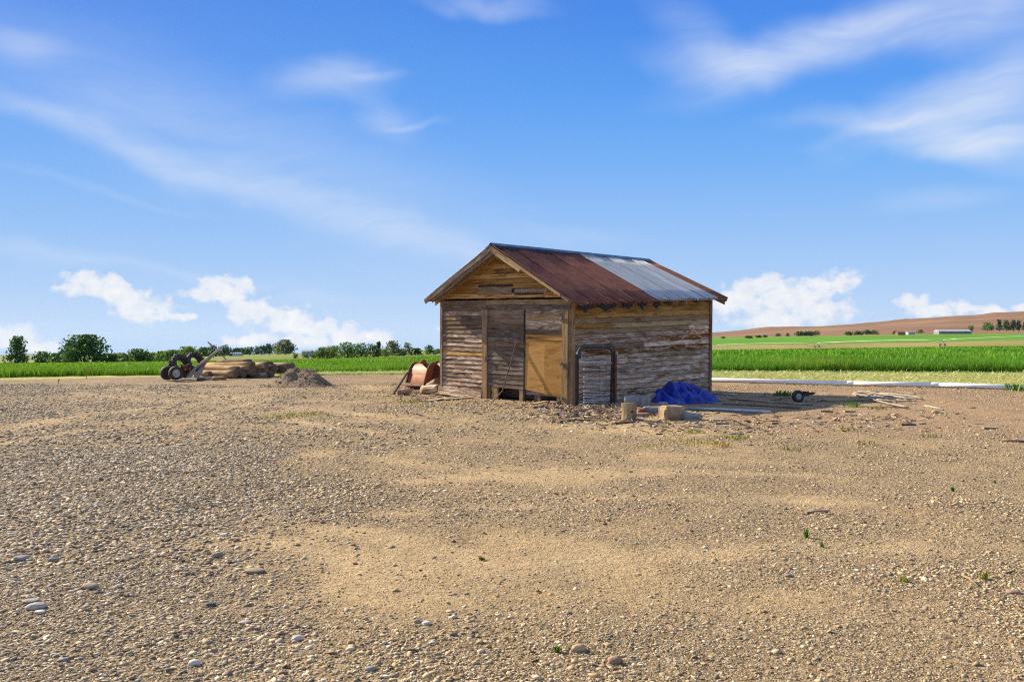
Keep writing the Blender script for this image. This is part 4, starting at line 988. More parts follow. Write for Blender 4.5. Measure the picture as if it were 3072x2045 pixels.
# weathered implement with paddle ends
q0 = C3(430, 545, 33.0); root = thing('farm_implement', 'weathered grey farm implement with paddle ends and raised bent handles', 'farm implement', q0)
def paddle(bl, br, tl, tr, Y0, Y1, th=.05):
    p = [C3(*bl, Y0), C3(*br, Y0), C3(*tr, Y1), C3(*tl, Y1)]; p = [v - q0 for v in p]; nrm = Vector((.25, .9, .1)) * th
    return MB().hexa([p[0], p[1], p[1] + nrm, p[0] + nrm, p[3], p[2], p[2] + nrm, p[3] + nrm])
paddle((372, 545), (412, 540), (500, 418), (520, 425), 33.0, 33.3).build('paddle', M['paleshaft'], root)
paddle((372, 546), (462, 540), (505, 425), (515, 440), 32.98, 33.32, .03).build('paddle', M['paleshaft'], root)
paddle((480, 540), (560, 535), (580, 405), (618, 405), 33.0, 33.4).build('paddle', M['paleshaft'], root)
MB().tube([C3(*q, 33.4) - q0 for q in ((505, 430), (600, 350), (690, 285), (770, 215), (830, 160))], [.06, .055, .05, .045, .04], 7).build('beam', M['paleshaft'], root, True)
MB().tube([C3(*q, 33.5) - q0 for q in ((595, 410), (640, 350), (700, 285), (790, 200), (835, 158), (905, 140))], [.06, .05, .05, .042, .035, .03], 7).build('beam', M['paleshaft'], root, True)
MB().tube([C3(*q, 33.8) - q0 for q in ((890, 318), (790, 225), (735, 165), (662, 102))], [.02, .02, .035, .025], 7).build('handle', M['grey'], root, True)
# flat steel grate on the ground
q0 = C3(690, 545, 32.2); q0.z = .03; root = thing('steel_grate', 'low pale barred grate lying flat before the log stack', 'grate', q0)
for k in range(5):
    a, e = C3(520 + 26 * k, 543 - 10 * k, 32.2 + .25 * k), C3(720 + 30 * k, 556 - 10 * k, 32.0 + .25 * k); a.z = e.z = .10
    MB().tube([a - q0, e - q0], .025, 6).build('bar', M['paleshaft'], root)
for k in range(2):
    a, e = C3(540 + 190 * k, 552, 32.1), C3(640 + 200 * k, 512, 33.1); a.z = e.z = .05
    MB().tube([a - q0, e - q0], .035, 6).build('cross_bar', M['iron'], root)
log_obj('log', C3(730, 560, 31.8) + Vector((0, 0, .05)), C3(880, 545, 31.6), .06, .07, M['brown'], 'thin dark log lying on the ground in front of the stack', 'log', endmat=M['cutend'])

# mounds
def mound(name, px, py, wx, wy, hh, label, cat, seed, stones=500, col=(.27, .215, .16)):
    c = G(px, py); nx, ny = 56, 40; V = []
    for i in range(nx):
        for j in range(ny):
            u, v = i / (nx - 1) * 2 - 1, j / (ny - 1) * 2 - 1; x = u * math.sqrt(1 - v * v / 2); y = v * math.sqrt(1 - u * u / 2); r_ = math.hypot(x, y)
            lob = max(math.exp(-((x + .38) / .40) ** 2 - (y / .42) ** 2), 1.0 * math.exp(-((x - .26) / .44) ** 2 - ((y - .1) / .45) ** 2))
            z = hh * (.35 * max(0, 1 - r_) + .75 * lob * max(0, 1 - r_ ** 3)) * (.8 + .5 * mnoise.noise((x * 1.7 + seed, y * 1.7, seed))) + hh * .10 * mnoise.noise((x * 7, y * 7, seed + 2)) * (1 - r_)
            X, Y_ = c.x + x * wx / 2, c.y + y * wy / 2; V.append((X, Y_, z + tz(X, Y_) - .01))
    Fc = [(i * ny + j, (i + 1) * ny + j, (i + 1) * ny + j + 1, i * ny + j + 1) for i in range(nx - 1) for j in range(ny - 1)]
    o = MB().add(V, Fc).build(name, M['soilheap'], None, True); tag(o, label, cat)
    return o, V
mo1, mv1 = mound('gravel_heap', 900, 1158, 2.5, 2.2, .50, 'low heap of grey brown gravel in front of the log stack', 'heap', 2.3)
mo2, mv2 = mound('soil_heap', 905, 1122, 1.9, 2.2, .40, 'low brown soil heap at the right end of the log stack', 'heap', 7.1)

# ------------------------------------------------------------------ gravel

def ico(sub):
    bm = bmesh.new(); bmesh.ops.create_icosphere(bm, subdivisions=sub, radius=1)
    v = np.array([q.co[:] for q in bm.verts]); bm.faces.ensure_lookup_table(); f = np.array([[x.index for x in q.verts] for q in bm.faces]); bm.free(); return v, f
OCT = (np.array([(1, 0, 0), (-1, 0, 0), (0, 1, 0), (0, -1, 0), (0, 0, 1), (0, 0, -1.)]), np.array([(0, 2, 4), (2, 1, 4), (1, 3, 4), (3, 0, 4), (2, 0, 5), (1, 2, 5), (3, 1, 5), (0, 3, 5)]))
ICO20, ICO80 = ico(1), ico(2)
PAL = np.array([(.18, .13, .085), (.33, .245, .15), (.45, .34, .195), (.53, .39, .205), (.48, .325, .15), (.62, .49, .32), (.36, .21, .11), (.27, .215, .155), (.66, .56, .38)])
PW = np.array([.06, .16, .20, .19, .14, .10, .05, .06, .04]); PW = PW / PW.sum()
def stones_mesh(name, X, Y, Zb, size, shape, sink=.35, smooth=True, label=None, pal=PAL, parent=None):
    bv, bf = shape; n = len(X); k = len(bv)
    a = size * rng.uniform(.9, 1.35, n); b_ = size * rng.uniform(.65, 1.0, n); c_ = size * rng.uniform(.26, .52, n)
    th = rng.uniform(0, 2 * math.pi, n); tx = rng.normal(0, .22, n); ty = rng.normal(0, .22, n)
    j = rng.uniform(.68, 1.32, (n, k, 1)); q = bv[None] * j
    x, y, z = q[..., 0] * a[:, None], q[..., 1] * b_[:, None], q[..., 2] * c_[:, None]
    z2 = z + x * np.sin(tx)[:, None] + y * np.sin(ty)[:, None]
    ct, st_ = np.cos(th)[:, None], np.sin(th)[:, None]
    V = np.stack([x * ct - y * st_ + X[:, None], x * st_ + y * ct + Y[:, None], z2 + (Zb + c_ * sink)[:, None]], -1).reshape(-1, 3)
    Fx = (bf[None] + (np.arange(n) * k)[:, None, None]).reshape(-1, 3)
    col = pal[rng.choice(len(pal), n, p=PW)] * rng.uniform(.75, 1.2, (n, 1))
    lf = (1 - sstep(CX + F_PX * X / np.maximum(Y, 1), 500, 1400))[:, None]; g_ = col.mean(1, keepdims=True)     # the stones get greyer and darker towards the left
    col = col * (1 - .30 * lf) + g_ * np.array([1.14, 1.0, .82]) * .30 * lf; col = col * (1 - .06 * lf)
    return np_mesh(name, V, Fx, 3, M['stone'], np.repeat(col, k, 0), smooth, parent)
def scatter(Y0, Y1, dens):
    n = int(.5 * (Y1 ** 2 - Y0 ** 2) * 1.26 * dens)
    Y = np.sqrt(rng.uniform(Y0 ** 2, Y1 ** 2, n)); X = rng.uniform(-1, 1, n) * (.585 * Y + .7); return X, Y
def zone_scatter(Y0, Y1, dens, smin, smax, med, thr, name, label):
    X, Y = scatter(Y0, Y1, dens); gv = gravel(X, Y)
    keep = rng.random(len(X)) < np.clip(.15 + .90 * gv ** 1.2, 0, 1); X, Y, gv = X[keep], Y[keep], gv[keep]
    # none inside the shed
    dx, dy = X - 1.415, Y - 21.5; lx = dx * ux + dy * uy; ly = -dx * uy + dy * ux
    keep = ~((lx > .05) & (lx < L_ - .05) & (ly > .05) & (ly < W_ - .05)); X, Y, gv = X[keep], Y[keep], gv[keep]
    px = CX + F_PX * X / Y
    coarse = (1 + .42 * (1 - sstep(px, 500, 1300)) * sstep(Y, 5.6, 7.5) - .18 * sstep(px, 1300, 1900)) * (.72 + .55 * fbm(X * .9 + 40, Y * .7, 3)) * (.75 + .35 * gv)
    s = np.clip(rng.lognormal(math.log(med), .55, len(X)) * coarse, smin, smax)
    Z = terrain(X, Y)
    for k, shp in ((s > thr, ICO20), (s <= thr, OCT)):
        o = stones_mesh(name, X[k], Y[k], Z[k], s[k], shp, .18); tag(o, label + (', larger stones' if shp is ICO20 else ', finer stones'), 'gravel', kind='stuff')
zone_scatter(3.6, 6.5, 5600, .003, .026, .0058, .0095, 'gravel', 'loose rounded gravel covering the yard nearest the camera')
zone_scatter(6.5, 13.5, 1700, .0042, .030, .0075, .0145, 'gravel', 'loose rounded gravel covering the middle of the yard')
zone_scatter(13.5, 30, 320, .008, .050, .0150, .05, 'gravel', 'sparser gravel over the far part of the yard around the shed')
for mo, mv, lab in ((mo1, mv1, 'gravel stones on the heap'), (mo2, mv2, 'clods on the soil heap')):
    A = np.array(mv); sel = A[rng.choice(len(A), 1100)]
    o = stones_mesh('stones', sel[:, 0] + rng.normal(0, .03, 1100), sel[:, 1] + rng.normal(0, .03, 1100), sel[:, 2], np.clip(rng.lognormal(math.log(.022), .4, 1100), .01, .06), OCT, .3, False, None, PAL * .7, mo); o['kind'] = 'stuff'
# single larger stones one could pick out
def ms(name, col): return plain(name, col, tuple(x * .75 for x in col), 9, .85, 0, .25, .15)
SM = {'tan': ms('tan_stone', (.50, .36, .19)), 'pink': ms('pinkish_stone', (.42, .27, .18)), 'lilac': ms('lilac_grey_stone', (.42, .365, .325)), 'grey': ms('grey_stone', (.33, .30, .26)), 'dark': ms('dark_stone', (.10, .10, .10)), 'brown': ms('brown_stone', (.36, .28, .18)), 'white': ms('whitish_stone', (.62, .58, .50)), 'blue': ms('blue_grey_stone', (.29, .27, .255))}
for i, (px, py, wpx, hpx, k, lab) in enumerate([
    (1736, 1947, 44, 32, 'tan', 'smooth tan oval stone among gravel right of the small green weed'), (1843, 1980, 40, 34, 'pink', 'pinkish brown oval stone just right of the smooth tan stone'),
    (108, 1822, 58, 24, 'lilac', 'large flat lilac grey stone near the left edge'), (92, 1803, 50, 12, 'grey', 'thin pale grey stone right behind the large lilac stone'), (120, 1833, 32, 12, 'white', 'flat white stone in front of the large lilac stone'),
    (190, 1982, 30, 14, 'blue', 'blue grey oval stone near the lower left corner'), (270, 1762, 54, 24, 'brown', 'long curved brownish stone left of the foreground'), (652, 1662, 34, 24, 'brown', 'rounded tan brown stone above the foreground sand'),
    (765, 1712, 62, 22, 'brown', 'long brown stone at the lower edge of the bare sand'), (626, 1781, 26, 24, 'tan', 'upright tan stone left of the sandy patch'), (632, 1812, 32, 16, 'dark', 'dark nearly black stone below the upright tan stone'),
    (733, 1868, 34, 12, 'lilac', 'flat pale lilac stone in the middle foreground'), (584, 1986, 36, 26, 'white', 'whitish rounded stone near the bottom edge left of centre'), (1252, 1868, 22, 18, 'grey', 'pale grey oval stone at the lower end of the sand'),
    (1279, 1872, 30, 14, 'white', 'whitish oblong stone beside the pale grey oval stone'), (307, 1590, 22, 11, 'lilac', 'lilac pebble in the coarse gravel on the left'), (302, 1624, 22, 14, 'tan', 'tan pebble below the lilac pebble on the left'),
    (160, 1678, 30, 20, 'blue', 'bluish rounded stone near the left edge behind the sand'), (64, 1676, 46, 20, 'grey', 'long grey stone at the left edge of the coarse gravel'), (672, 1600, 26, 12, 'white', 'pale cream stone at the left tip of the sand'),
    (892, 1912, 34, 22, 'white', 'cream white stone in the foreground left of centre'), (2806, 1240, 24, 16, 'tan', 'lone tan stone on bare soil right of the siphon tubes'), (3040, 1782, 40, 16, 'pink', 'flat pinkish stone at the right edge'),
    (2365, 1728, 26, 12, 'grey', 'flat grey stone near the bottom right'), (1110, 2010, 36, 20, 'grey', 'rounded grey stone at the bottom edge near the centre')]):
    g_ = G(px, py); wm = wpx / F_PX * g_.y; hm = min(hpx / F_PX * g_.y * 1.0, wm * .8)
    lump('stone', (g_.x, g_.y, tz(g_.x, g_.y) + hm * .22), (wm, wm * .72, hm * .8), SM[k], lab, 'stone', seed=i + 30, rz=random.uniform(-.5, .5), blocky=.12, sub=3, amp=.10)

# ------------------------------------------------------------------ wood chips and scrap in front of the shed
def chips():
    n = 1500; Xs = []; Ys = []
    cl = [(1760, 1232, 70, 14, 520), (1840, 1250, 120, 14, 300), (1650, 1210, 50, 9, 140), (2050, 1275, 150, 16, 160), (2350, 1268, 260, 16, 200), (1300, 1190, 80, 8, 60), (1240, 1178, 40, 8, 90), (2600, 1262, 150, 14, 80), (1450, 1225, 150, 20, 40)]
    V = []; Fq = []; Cc = []
    for (px, py, sx, sy, k) in cl:
        for _ in range(k):
            q = G(random.gauss(px, sx), max(1165, random.gauss(py, sy))); 
            ls = SHI @ q
            if -.02 < ls.x < L_ and -.02 < ls.y < W_: continue
            heap = .13 * math.exp(-((q.x - 1.9) / .9) ** 2 - ((q.y - 19.6) / 1.0) ** 2)
            z = tz(q.x, q.y) + .008 + heap * random.uniform(.2, 1); Lc = random.uniform(.05, .22); wc_ = random.uniform(.012, .045); tc = random.uniform(.004, .018)
            rot = Matrix.Rotation(random.uniform(0, 6.28), 3, 'Z') @ Matrix.Rotation(random.gauss(0, .22), 3, 'Y') @ Matrix.Rotation(random.gauss(0, .4), 3, 'X')
            b0 = len(V)
            for (sx_, sy_, sz_) in ((-1, -.6, -1), (1, -1, -1), (.9, .8, -1), (-1, 1, -1), (-1, -.6, 1), (1, -1, 1), (.9, .8, 1), (-1, 1, 1)):
                p = rot @ Vector((sx_ * Lc / 2, sy_ * wc_ / 2, sz_ * tc / 2)); V.append((q.x + p.x, q.y + p.y, z + p.z))
            Fq += [tuple(b0 + i for i in f) for f in ((3, 2, 1, 0), (4, 5, 6, 7), (0, 1, 5, 4), (1, 2, 6, 5), (2, 3, 7, 6), (3, 0, 4, 7))]
            col = random.choice([(.42, .31, .18), (.50, .39, .25), (.30, .19, .10), (.16, .10, .06), (.24, .19, .15), (.46, .42, .36), (.09, .06, .045)])
            Cc += [col] * 8
    o = np_mesh('wood_chips', np.array(V), np.array(Fq), 4, M['chip'], np.array(Cc)); tag(o, 'scattered splinters and wood chips on the ground before the shed', 'wood chips', kind='stuff')
chips()
def stick(pa, pe, r, mat, name, label, cat, group=None, flat=False):
    a, e = on_ground(*pa, r * .9), on_ground(*pe, r * .9)
    if flat:
        d = (e - a); m = MB().hexa([(0, -r * 2.4, -r * .5), (d.length, -r * 2.2, -r * .5), (d.length, r * 2.4, -r * .5), (0, r * 2.2, -r * .5), (0, -r * 2.4, r * .5), (d.length, -r * 2.2, r * .5), (d.length, r * 2.4, r * .5), (0, r * 2.2, r * .5)])
        o = m.build(name, mat); o.location = a; o.rotation_euler = d.to_track_quat('X', 'Z').to_euler()
    else:
        mid = (a + e) / 2 + Vector((0, 0, .01)); o = MB().tube([Vector((0, 0, 0)), mid - a, e - a], r, 7).build(name, mat, None, True); o.location = a
    return tag(o, label, cat, group)
stick((1280, 1206), (1345, 1197), .03, M['grey'], 'loose_plank', 'pale plank lying on the ground before the left bay of the shed, left piece', 'plank', None, True)
stick((1330, 1201), (1418, 1194), .026, M['dry'], 'loose_plank', 'thin pale plank on the ground below the shed front, right piece', 'plank', None, True)
stick((1610, 1225), (1668, 1196), .035, M['brown'], 'loose_plank', 'bent brown plank slanting up to the right door', 'plank', None, True)
stick((1600, 1215), (1660, 1203), .03, M['dry'], 'loose_plank', 'pale split plank below the plywood door', 'plank', None, True)
stick((1660, 1212), (1674, 1192), .04, M['grey'], 'loose_plank', 'short grey plank at the foot of the right door post', 'plank', None, True)
stick((1680, 1266), (1770, 1262), .02, M['brown'], 'loose_stick', 'dark stick lying along the front of the wood chips', 'stick')
stick((1835, 1274), (1905, 1268), .02, M['brown'], 'loose_stick', 'dark stick lying in front of the upright stump', 'stick')
stick((2040, 1228), (2310, 1240), .035, M['tube'], 'metal_pipe', 'pale metal pipe on the shaded ground in front of the blue tarp', 'pipe')
stick((2185, 1199), (2440, 1216), .03, M['grey'], 'loose_plank', 'long grey plank in the shade right of the tarp', 'plank', None, True)
stick((2170, 1213), (2400, 1226), .025, M['brown'], 'loose_plank', 'long dark plank in the shade nearest the metal pipe', 'plank', None, True)
stick((2440, 1219), (2725, 1225), .018, M['grey'], 'thin_rod', 'long thin rod lying below the siphon tubes', 'rod')
stick((2140, 1183), (2210, 1186), .02, M['tube'], 'metal_pipe', 'short pale pipe near the far corner of the shed', 'pipe')
stick((2270, 1189), (2380, 1196), .02, M['grey'], 'loose_plank', 'thin plank in the shade left of the little wheel', 'plank', None, True)
stick((2318, 1203), (2345, 1193), .03, M['grey'], 'loose_plank', 'short plank slanting in the shade left of the little wheel', 'plank', None, True)
stick((2418, 1204), (2440, 1197), .02, M['grey'], 'loose_plank', 'short pale plank just right of the little wheel, left one', 'plank', None, True)
stick((2450, 1206), (2475, 1198), .02, M['grey'], 'loose_plank', 'short pale plank right of the little wheel, right one', 'plank', None, True)
stick((2470, 1205), (2600, 1203), .05, M['tan'], 'loose_plank', 'wide tan board lying at the tip of the shed shadow', 'plank', None, True)
stick((2775, 1219), (2830, 1231), .02, M['siphon'], 'loose_stick', 'pale stick lying left of the lone tan stone', 'stick')
stick((2184, 1302), (2232, 1304), .014, M['paleshaft'], 'loose_stick', 'white stick on the gravel right of the weeds', 'stick')
stick((2418, 1540), (2486, 1536), .011, M['grey'], 'loose_stick', 'short grey stick on the gravel in the right foreground', 'stick')
stick((3040, 1612), (3071, 1625), .008, M['dry'], 'loose_stick', 'pale straw coloured stick at the right edge', 'stick')
stick((2885, 1726), (2935, 1760), .007, M['dry'], 'loose_stick', 'thin yellow stick lying near the bottom right weeds', 'stick')
stick((3000, 1322), (3072, 1328), .02, M['brown'], 'loose_stick', 'dark stick at the right edge of the yard', 'stick')
for i, (px, py, lab) in enumerate(((2165, 1273, 'flat red brown board piece on the soil below the metal pipe'), (2480, 1236, 'dark wooden block on the soil below the siphon tubes'), (2725, 1276, 'brown wooden block right of the scattered splinters'), (2150, 1262, 'white flat board piece on the soil below the metal pipe'), (2548, 1236, 'pale board piece below the tip of the shadow'), (2970, 1287, 'white splinter of board near the right edge'))):
    a = on_ground(px, py, .02); o = MB().box((0, 0, 0), (.26, .08, .035)).build('board_scrap', [M['brown'], M['door'], M['brown'], M['paleshaft'], M['dry'], M['paleshaft']][i]); o.location = a; o.rotation_euler = (.05, .03, random.uniform(-.3, .3)); tag(o, lab, 'board')

# small wheel on a stub axle
wc_ = on_ground(2394, 1206, .145); root = thing('trailer_wheel', 'small black wheel with pale hub standing in the shade', 'wheel', wc_)
w1 = MB().lathe(wheel_profile(.15, .075, .11), 28, closed=True).build('tyre', M['tyre'], root, True); orient(w1, (.25, -1, 0))
w2 = MB().lathe([(.078, -.04), (.08, .045), (.065, .035), (.03, .02), (.028, .05), (.001, .05)], 18).build('rim', M['rim'], root, True); orient(w2, (-.25, 1, 0)); w2.rotation_euler = Vector((.25, -1, 0)).to_track_quat('Y', 'Z').to_euler()
MB().tube([(0, .05, 0), (.22, .25, .02), (.50, .35, .05)], .03, 7).build('axle_arm', M['iron'], root)
MB().box((.25, .22, .05), (.14, .12, .12), rz=.4).build('bracket', M['iron'], root); MB().box((.42, .30, .06), (.22, .06, .04), rz=.3).build('bracket', M['iron'], root)

# siphon tubes: bent pale tubes in a loose heap, each its own
pts = [((2562, 1178), (2640, 1182), (2740, 1196)), ((2600, 1176), (2680, 1180), (2768, 1199)), ((2558, 1186), (2620, 1210), (2725, 1225)), ((2575, 1192), (2650, 1215), (2720, 1228)), ((2590, 1184), (2660, 1190), (2720, 1205)), ((2610, 1182), (2700, 1183), (2745, 1190)), ((2650, 1200), (2700, 1194), (2735, 1188)), ((2560, 1181), (2600, 1196), (2660, 1206)), ((2620, 1192), (2690, 1206), (2750, 1208)), ((2600, 1200), (2650, 1203), (2740, 1202)), ((2575, 1179), (2650, 1186), (2700, 1198)), ((2640, 1186), (2690, 1190), (2764, 1201)), ((2650, 1210), (2690, 1203), (2730, 1200)), ((2585, 1188), (2640, 1198), (2690, 1210)), ((2605, 1196), (2680, 1199), (2725, 1193)), ((2570, 1183), (2610, 1186), (2650, 1184)), ((2630, 1205), (2680, 1212), (2735, 1210)), ((2660, 1196), (2700, 1200), (2755, 1206)), ((2595, 1180), (2640, 1194), (2710, 1202)), ((2615, 1188), (2660, 1183), (2700, 1184))]
for i, pp in enumerate(pts):
    hgt = .02 + .012 * (i % 6)
    a, m_, e = (on_ground(q[0], q[1], hgt) for q in pp); L1 = []
    for k in range(9):
        t = k / 8; L1.append(a * (1 - t) ** 2 + m_ * 2 * t * (1 - t) + e * t * t)
    o = MB().tube([q - a for q in L1], .016, 6).build('siphon_tube', M['siphon'] if i % 5 else M['paleshaft'], None, True); o.location = a
    tag(o, 'pale bent siphon tube in the tangled heap right of the shed' if i % 5 else 'bleached whitish siphon tube among the darker ones in the tangled heap', 'tube', 'siphon tubes in the tangled heap')

# white irrigation pipe
root = thing('irrigation_pipe', 'long white irrigation pipe lying along the edge of the field', 'pipe', PIPE_A)
dP = PIPE_B - PIPE_A; LP = dP.length; u_ = dP / LP
cuts = [0, .155, .29, .42, .50, .575, .64, .70, .78, .9, 1]
cuts = [0, 3.0, 9.1, 11.6, 14.4, 15.0, 18.5, LP]
for a, e in zip(cuts[:-1], cuts[1:]):
    p0, p1 = u_ * (a + .01), u_ * (e - .01)
    q0, q1 = PIPE_A + p0, PIPE_A + p1; p0.z = tz(q0.x, q0.y) ; p1.z = tz(q1.x, q1.y)
    MB().tube([p0, (p0 + p1) / 2, p1], .074, 14).build('pipe_length', M['pvc'], root, True)
for a in cuts[1:-1]:
    p = u_ * a; q = PIPE_A + p; p.z = tz(q.x, q.y)
    MB().tube([p - u_ * .10, p - u_ * .09, p + u_ * .09, p + u_ * .10], [.076, .080, .080, .076], 14).build('joint_collar', M['pvc'], root, True)

# ------------------------------------------------------------------ field grass, straw, weeds
def blades(name, X, Y, Zb, hgt, wid, pal, label, cat, mat='grass', lean=.25, tone=None):
    n = len(X); th = rng.uniform(0, 2 * math.pi, n); lx = rng.normal(0, lean, n) * hgt; ly = rng.normal(0, lean, n) * hgt
    dx, dy = np.cos(th) * wid / 2, np.sin(th) * wid / 2
    v0 = np.stack([X - dx, Y - dy, Zb], -1); v1 = np.stack([X + dx, Y + dy, Zb], -1)
    v2 = np.stack([X + dx * .8 + lx * .4, Y + dy * .8 + ly * .4, Zb + hgt * .6], -1); v3 = np.stack([X - dx * .8 + lx * .4, Y - dy * .8 + ly * .4, Zb + hgt * .6], -1)
    v4 = np.stack([X + lx, Y + ly, Zb + hgt], -1)
    V = np.stack([v0, v1, v2, v3, v4], 1).reshape(-1, 3); b0 = (np.arange(n) * 5)[:, None]
    Fx = np.concatenate([b0 + [0, 1, 2], b0 + [0, 2, 3], b0 + [3, 2, 4]], 1).reshape(-1, 3)
    col = pal[rng.integers(0, len(pal), n)] * rng.uniform(.85, 1.15, (n, 1))
    if tone is not None: col = col * tone
    o = np_mesh(name, V, Fx, 3, M[mat], np.repeat(col, 5, 0)); return tag(o, label, cat, kind='stuff')
GP_ = np.array([(.115, .315, .012), (.10, .275, .010), (.15, .35, .018), (.085, .23, .010), (.18, .35, .026)])
GPL = np.array([(.15, .31, .016), (.12, .26, .012), (.19, .34, .02), (.09, .20, .012)])
def field(xr, layers, pal, label, hfun):
    Xa, Ya, Ha, Wa = [], [], [], []
    for (d0, d1, dens, wid, hm) in layers:
        # px bounds at mid distance
        yy = np.interp(0, EX, EY); n = 0
        Ym = 40 + (d0 + d1) / 2
        x0, x1 = (xr[0] - CX) / F_PX * (40 + d1), (xr[1] - CX) / F_PX * (40 + d1)
        n = int((x1 - x0) * (d1 - d0) * dens)
        X = rng.uniform(x0, x1, n); D = rng.uniform(d0, d1, n); Y = field_edge(X) + D + (fbm(X * .9, X * 0 + 2, 4) - .5) * 1.7
        px = CX + F_PX * X / Y; k = (px > xr[0] - 60) & (px < xr[1] + 60); X, Y, D = X[k], Y[k], D[k]
        nn = fbm(X * .25 + 7, Y * .12, 4)
        H = hfun(X, D) * (.55 + .85 * nn) * rng.uniform(.75, 1.15, len(X)) * hm
        Xa.append(X); Ya.append(Y); Ha.append(H); Wa.append(np.full(len(X), wid))
    X, Y, H, Wd = map(np.concatenate, (Xa, Ya, Ha, Wa))
    tone = .70 + .62 * fbm(X * .11 + 5, Y * .05, 4); dry = sstep(fbm(X * .35 + 11, Y * .22 + 3, 3), .52, .75)
    tone = np.stack([tone * (1 + .45 * dry), tone * (1 + .06 * dry), tone * (1 + .2 * dry)], -1)
    blades('field_grass', X, Y, terrain(X, Y) - .02, H, Wd, pal, label, 'grass', tone=tone)
LAY = [(0, 1.2, 420, .024, 1.0), (1.2, 4, 190, .026, 1.0), (4, 14, 64, .038, 1.0), (14, 45, 12, .10, 1.0), (45, 130, 2.0, .28, .95), (130, 305, .45, .7, .9)]
field((2060, 3200), LAY, GP_, 'tall green grass of the field on the right beyond the white pipe', lambda X, D: .60 + 0 * X)
field((-80, 1380), [(a, b_, c_ * .75, w_ * 1.1, h_) for a, b_, c_, w_, h_ in LAY], GPL, 'green grass of the field on the left behind the log stack', lambda X, D: .36 + .10 * sstep(X, -12, -5))
def straw(n, xs_, name, label):
    X = rng.uniform(xs_[0], xs_[1], n); e = field_edge(X)
    lo = np.where(X > 0, pipe_y(X) + .1, e - 4.0); Y = lo + (e + .3 - lo) * rng.random(n) ** .9
    k = (Y > lo) & ((X > 3.5) | (X < -1)); X, Y = X[k], Y[k]; n = len(X)
    dx, dy = X - 1.415, Y - 21.5; lx = dx * ux + dy * uy; ly = -dx * uy + dy * ux; k = ~((lx > -.1) & (lx < L_ + .1) & (ly > -.1) & (ly < W_ + .1)); X, Y = X[k], Y[k]; n = len(X)
    th = rng.normal(0, .9, n); Ls = rng.uniform(.12, .45, n); wd = rng.uniform(.010, .028, n); z = terrain(X, Y) + rng.uniform(.01, .09, n); tl = rng.normal(0, .12, n) * Ls
    c_, s_ = np.cos(th), np.sin(th)
    def pt(a, b_, zz): return np.stack([X + c_ * a - s_ * b_, Y + s_ * a + c_ * b_, z + zz], -1)
    V = np.stack([pt(-Ls / 2, -wd / 2, -tl), pt(Ls / 2, -wd / 2, tl), pt(Ls / 2, wd / 2, tl), pt(-Ls / 2, wd / 2, -tl)], 1).reshape(-1, 3)
    Fq = np.arange(n * 4).reshape(n, 4)
    pal = np.array([(.52, .54, .16), (.60, .59, .26), (.40, .47, .10), (.64, .62, .38), (.32, .40, .07)])
    col = pal[rng.integers(0, 5, n)] * rng.uniform(.8, 1.15, (n, 1))
    tag(np_mesh(name, V, Fq, 4, M['strawm'], np.repeat(col, 4, 0)), label, 'straw', kind='stuff')
straw(26000, (3.5, 25), 'cut_straw', 'pale cut straw strip between the white pipe and the green field')
straw(9000, (-8.5, -1), 'cut_straw', 'yellow cut grass strip behind the rusty buckets')
def weed(px, py, wd, hh, n, pal, label, name='weed', blade=.012):
    g_ = on_ground(px, py, 0); X = rng.normal(0, wd / (3 if wd > .19 else 9), n); Y = rng.normal(0, wd / (3 if wd > .19 else 9), n)
    th = rng.uniform(0, 2 * math.pi, n); H = hh * rng.uniform(.5, 1.1, n); V = []; Fc = []
    for i in range(n):
        dx, dy = math.cos(th[i]) * blade / 2, math.sin(th[i]) * blade / 2; ox, oy = -math.sin(th[i]) * H[i] * .6, math.cos(th[i]) * H[i] * .6; b0 = len(V)
        z = 0
        V += [(X[i] - dx * .6, Y[i] - dy * .6, z), (X[i] + dx * .6, Y[i] + dy * .6, z), (X[i] + dx + ox * .5, Y[i] + dy + oy * .5, H[i] * .7), (X[i] - dx + ox * .5, Y[i] - dy + oy * .5, H[i] * .7), (X[i] + ox, Y[i] + oy, H[i] * .95)]
        Fc += [(b0, b0 + 1, b0 + 2), (b0, b0 + 2, b0 + 3), (b0 + 3, b0 + 2, b0 + 4)]
    col = np.array(pal)[rng.integers(0, len(pal), n)] * rng.uniform(.8, 1.2, (n, 1))
    o = np_mesh(name, np.array(V), np.array(Fc), 3, M['grass'], np.repeat(col, 5, 0)); o.location = g_; tag(o, label, 'weed', kind='stuff' if wd > .19 else None)
GR = [(.09, .20, .02), (.13, .25, .03), (.07, .15, .02)]; YG = [(.24, .25, .04), (.32, .28, .06), (.18, .22, .03)]; OR_ = [(.36, .22, .05), (.42, .30, .09)]
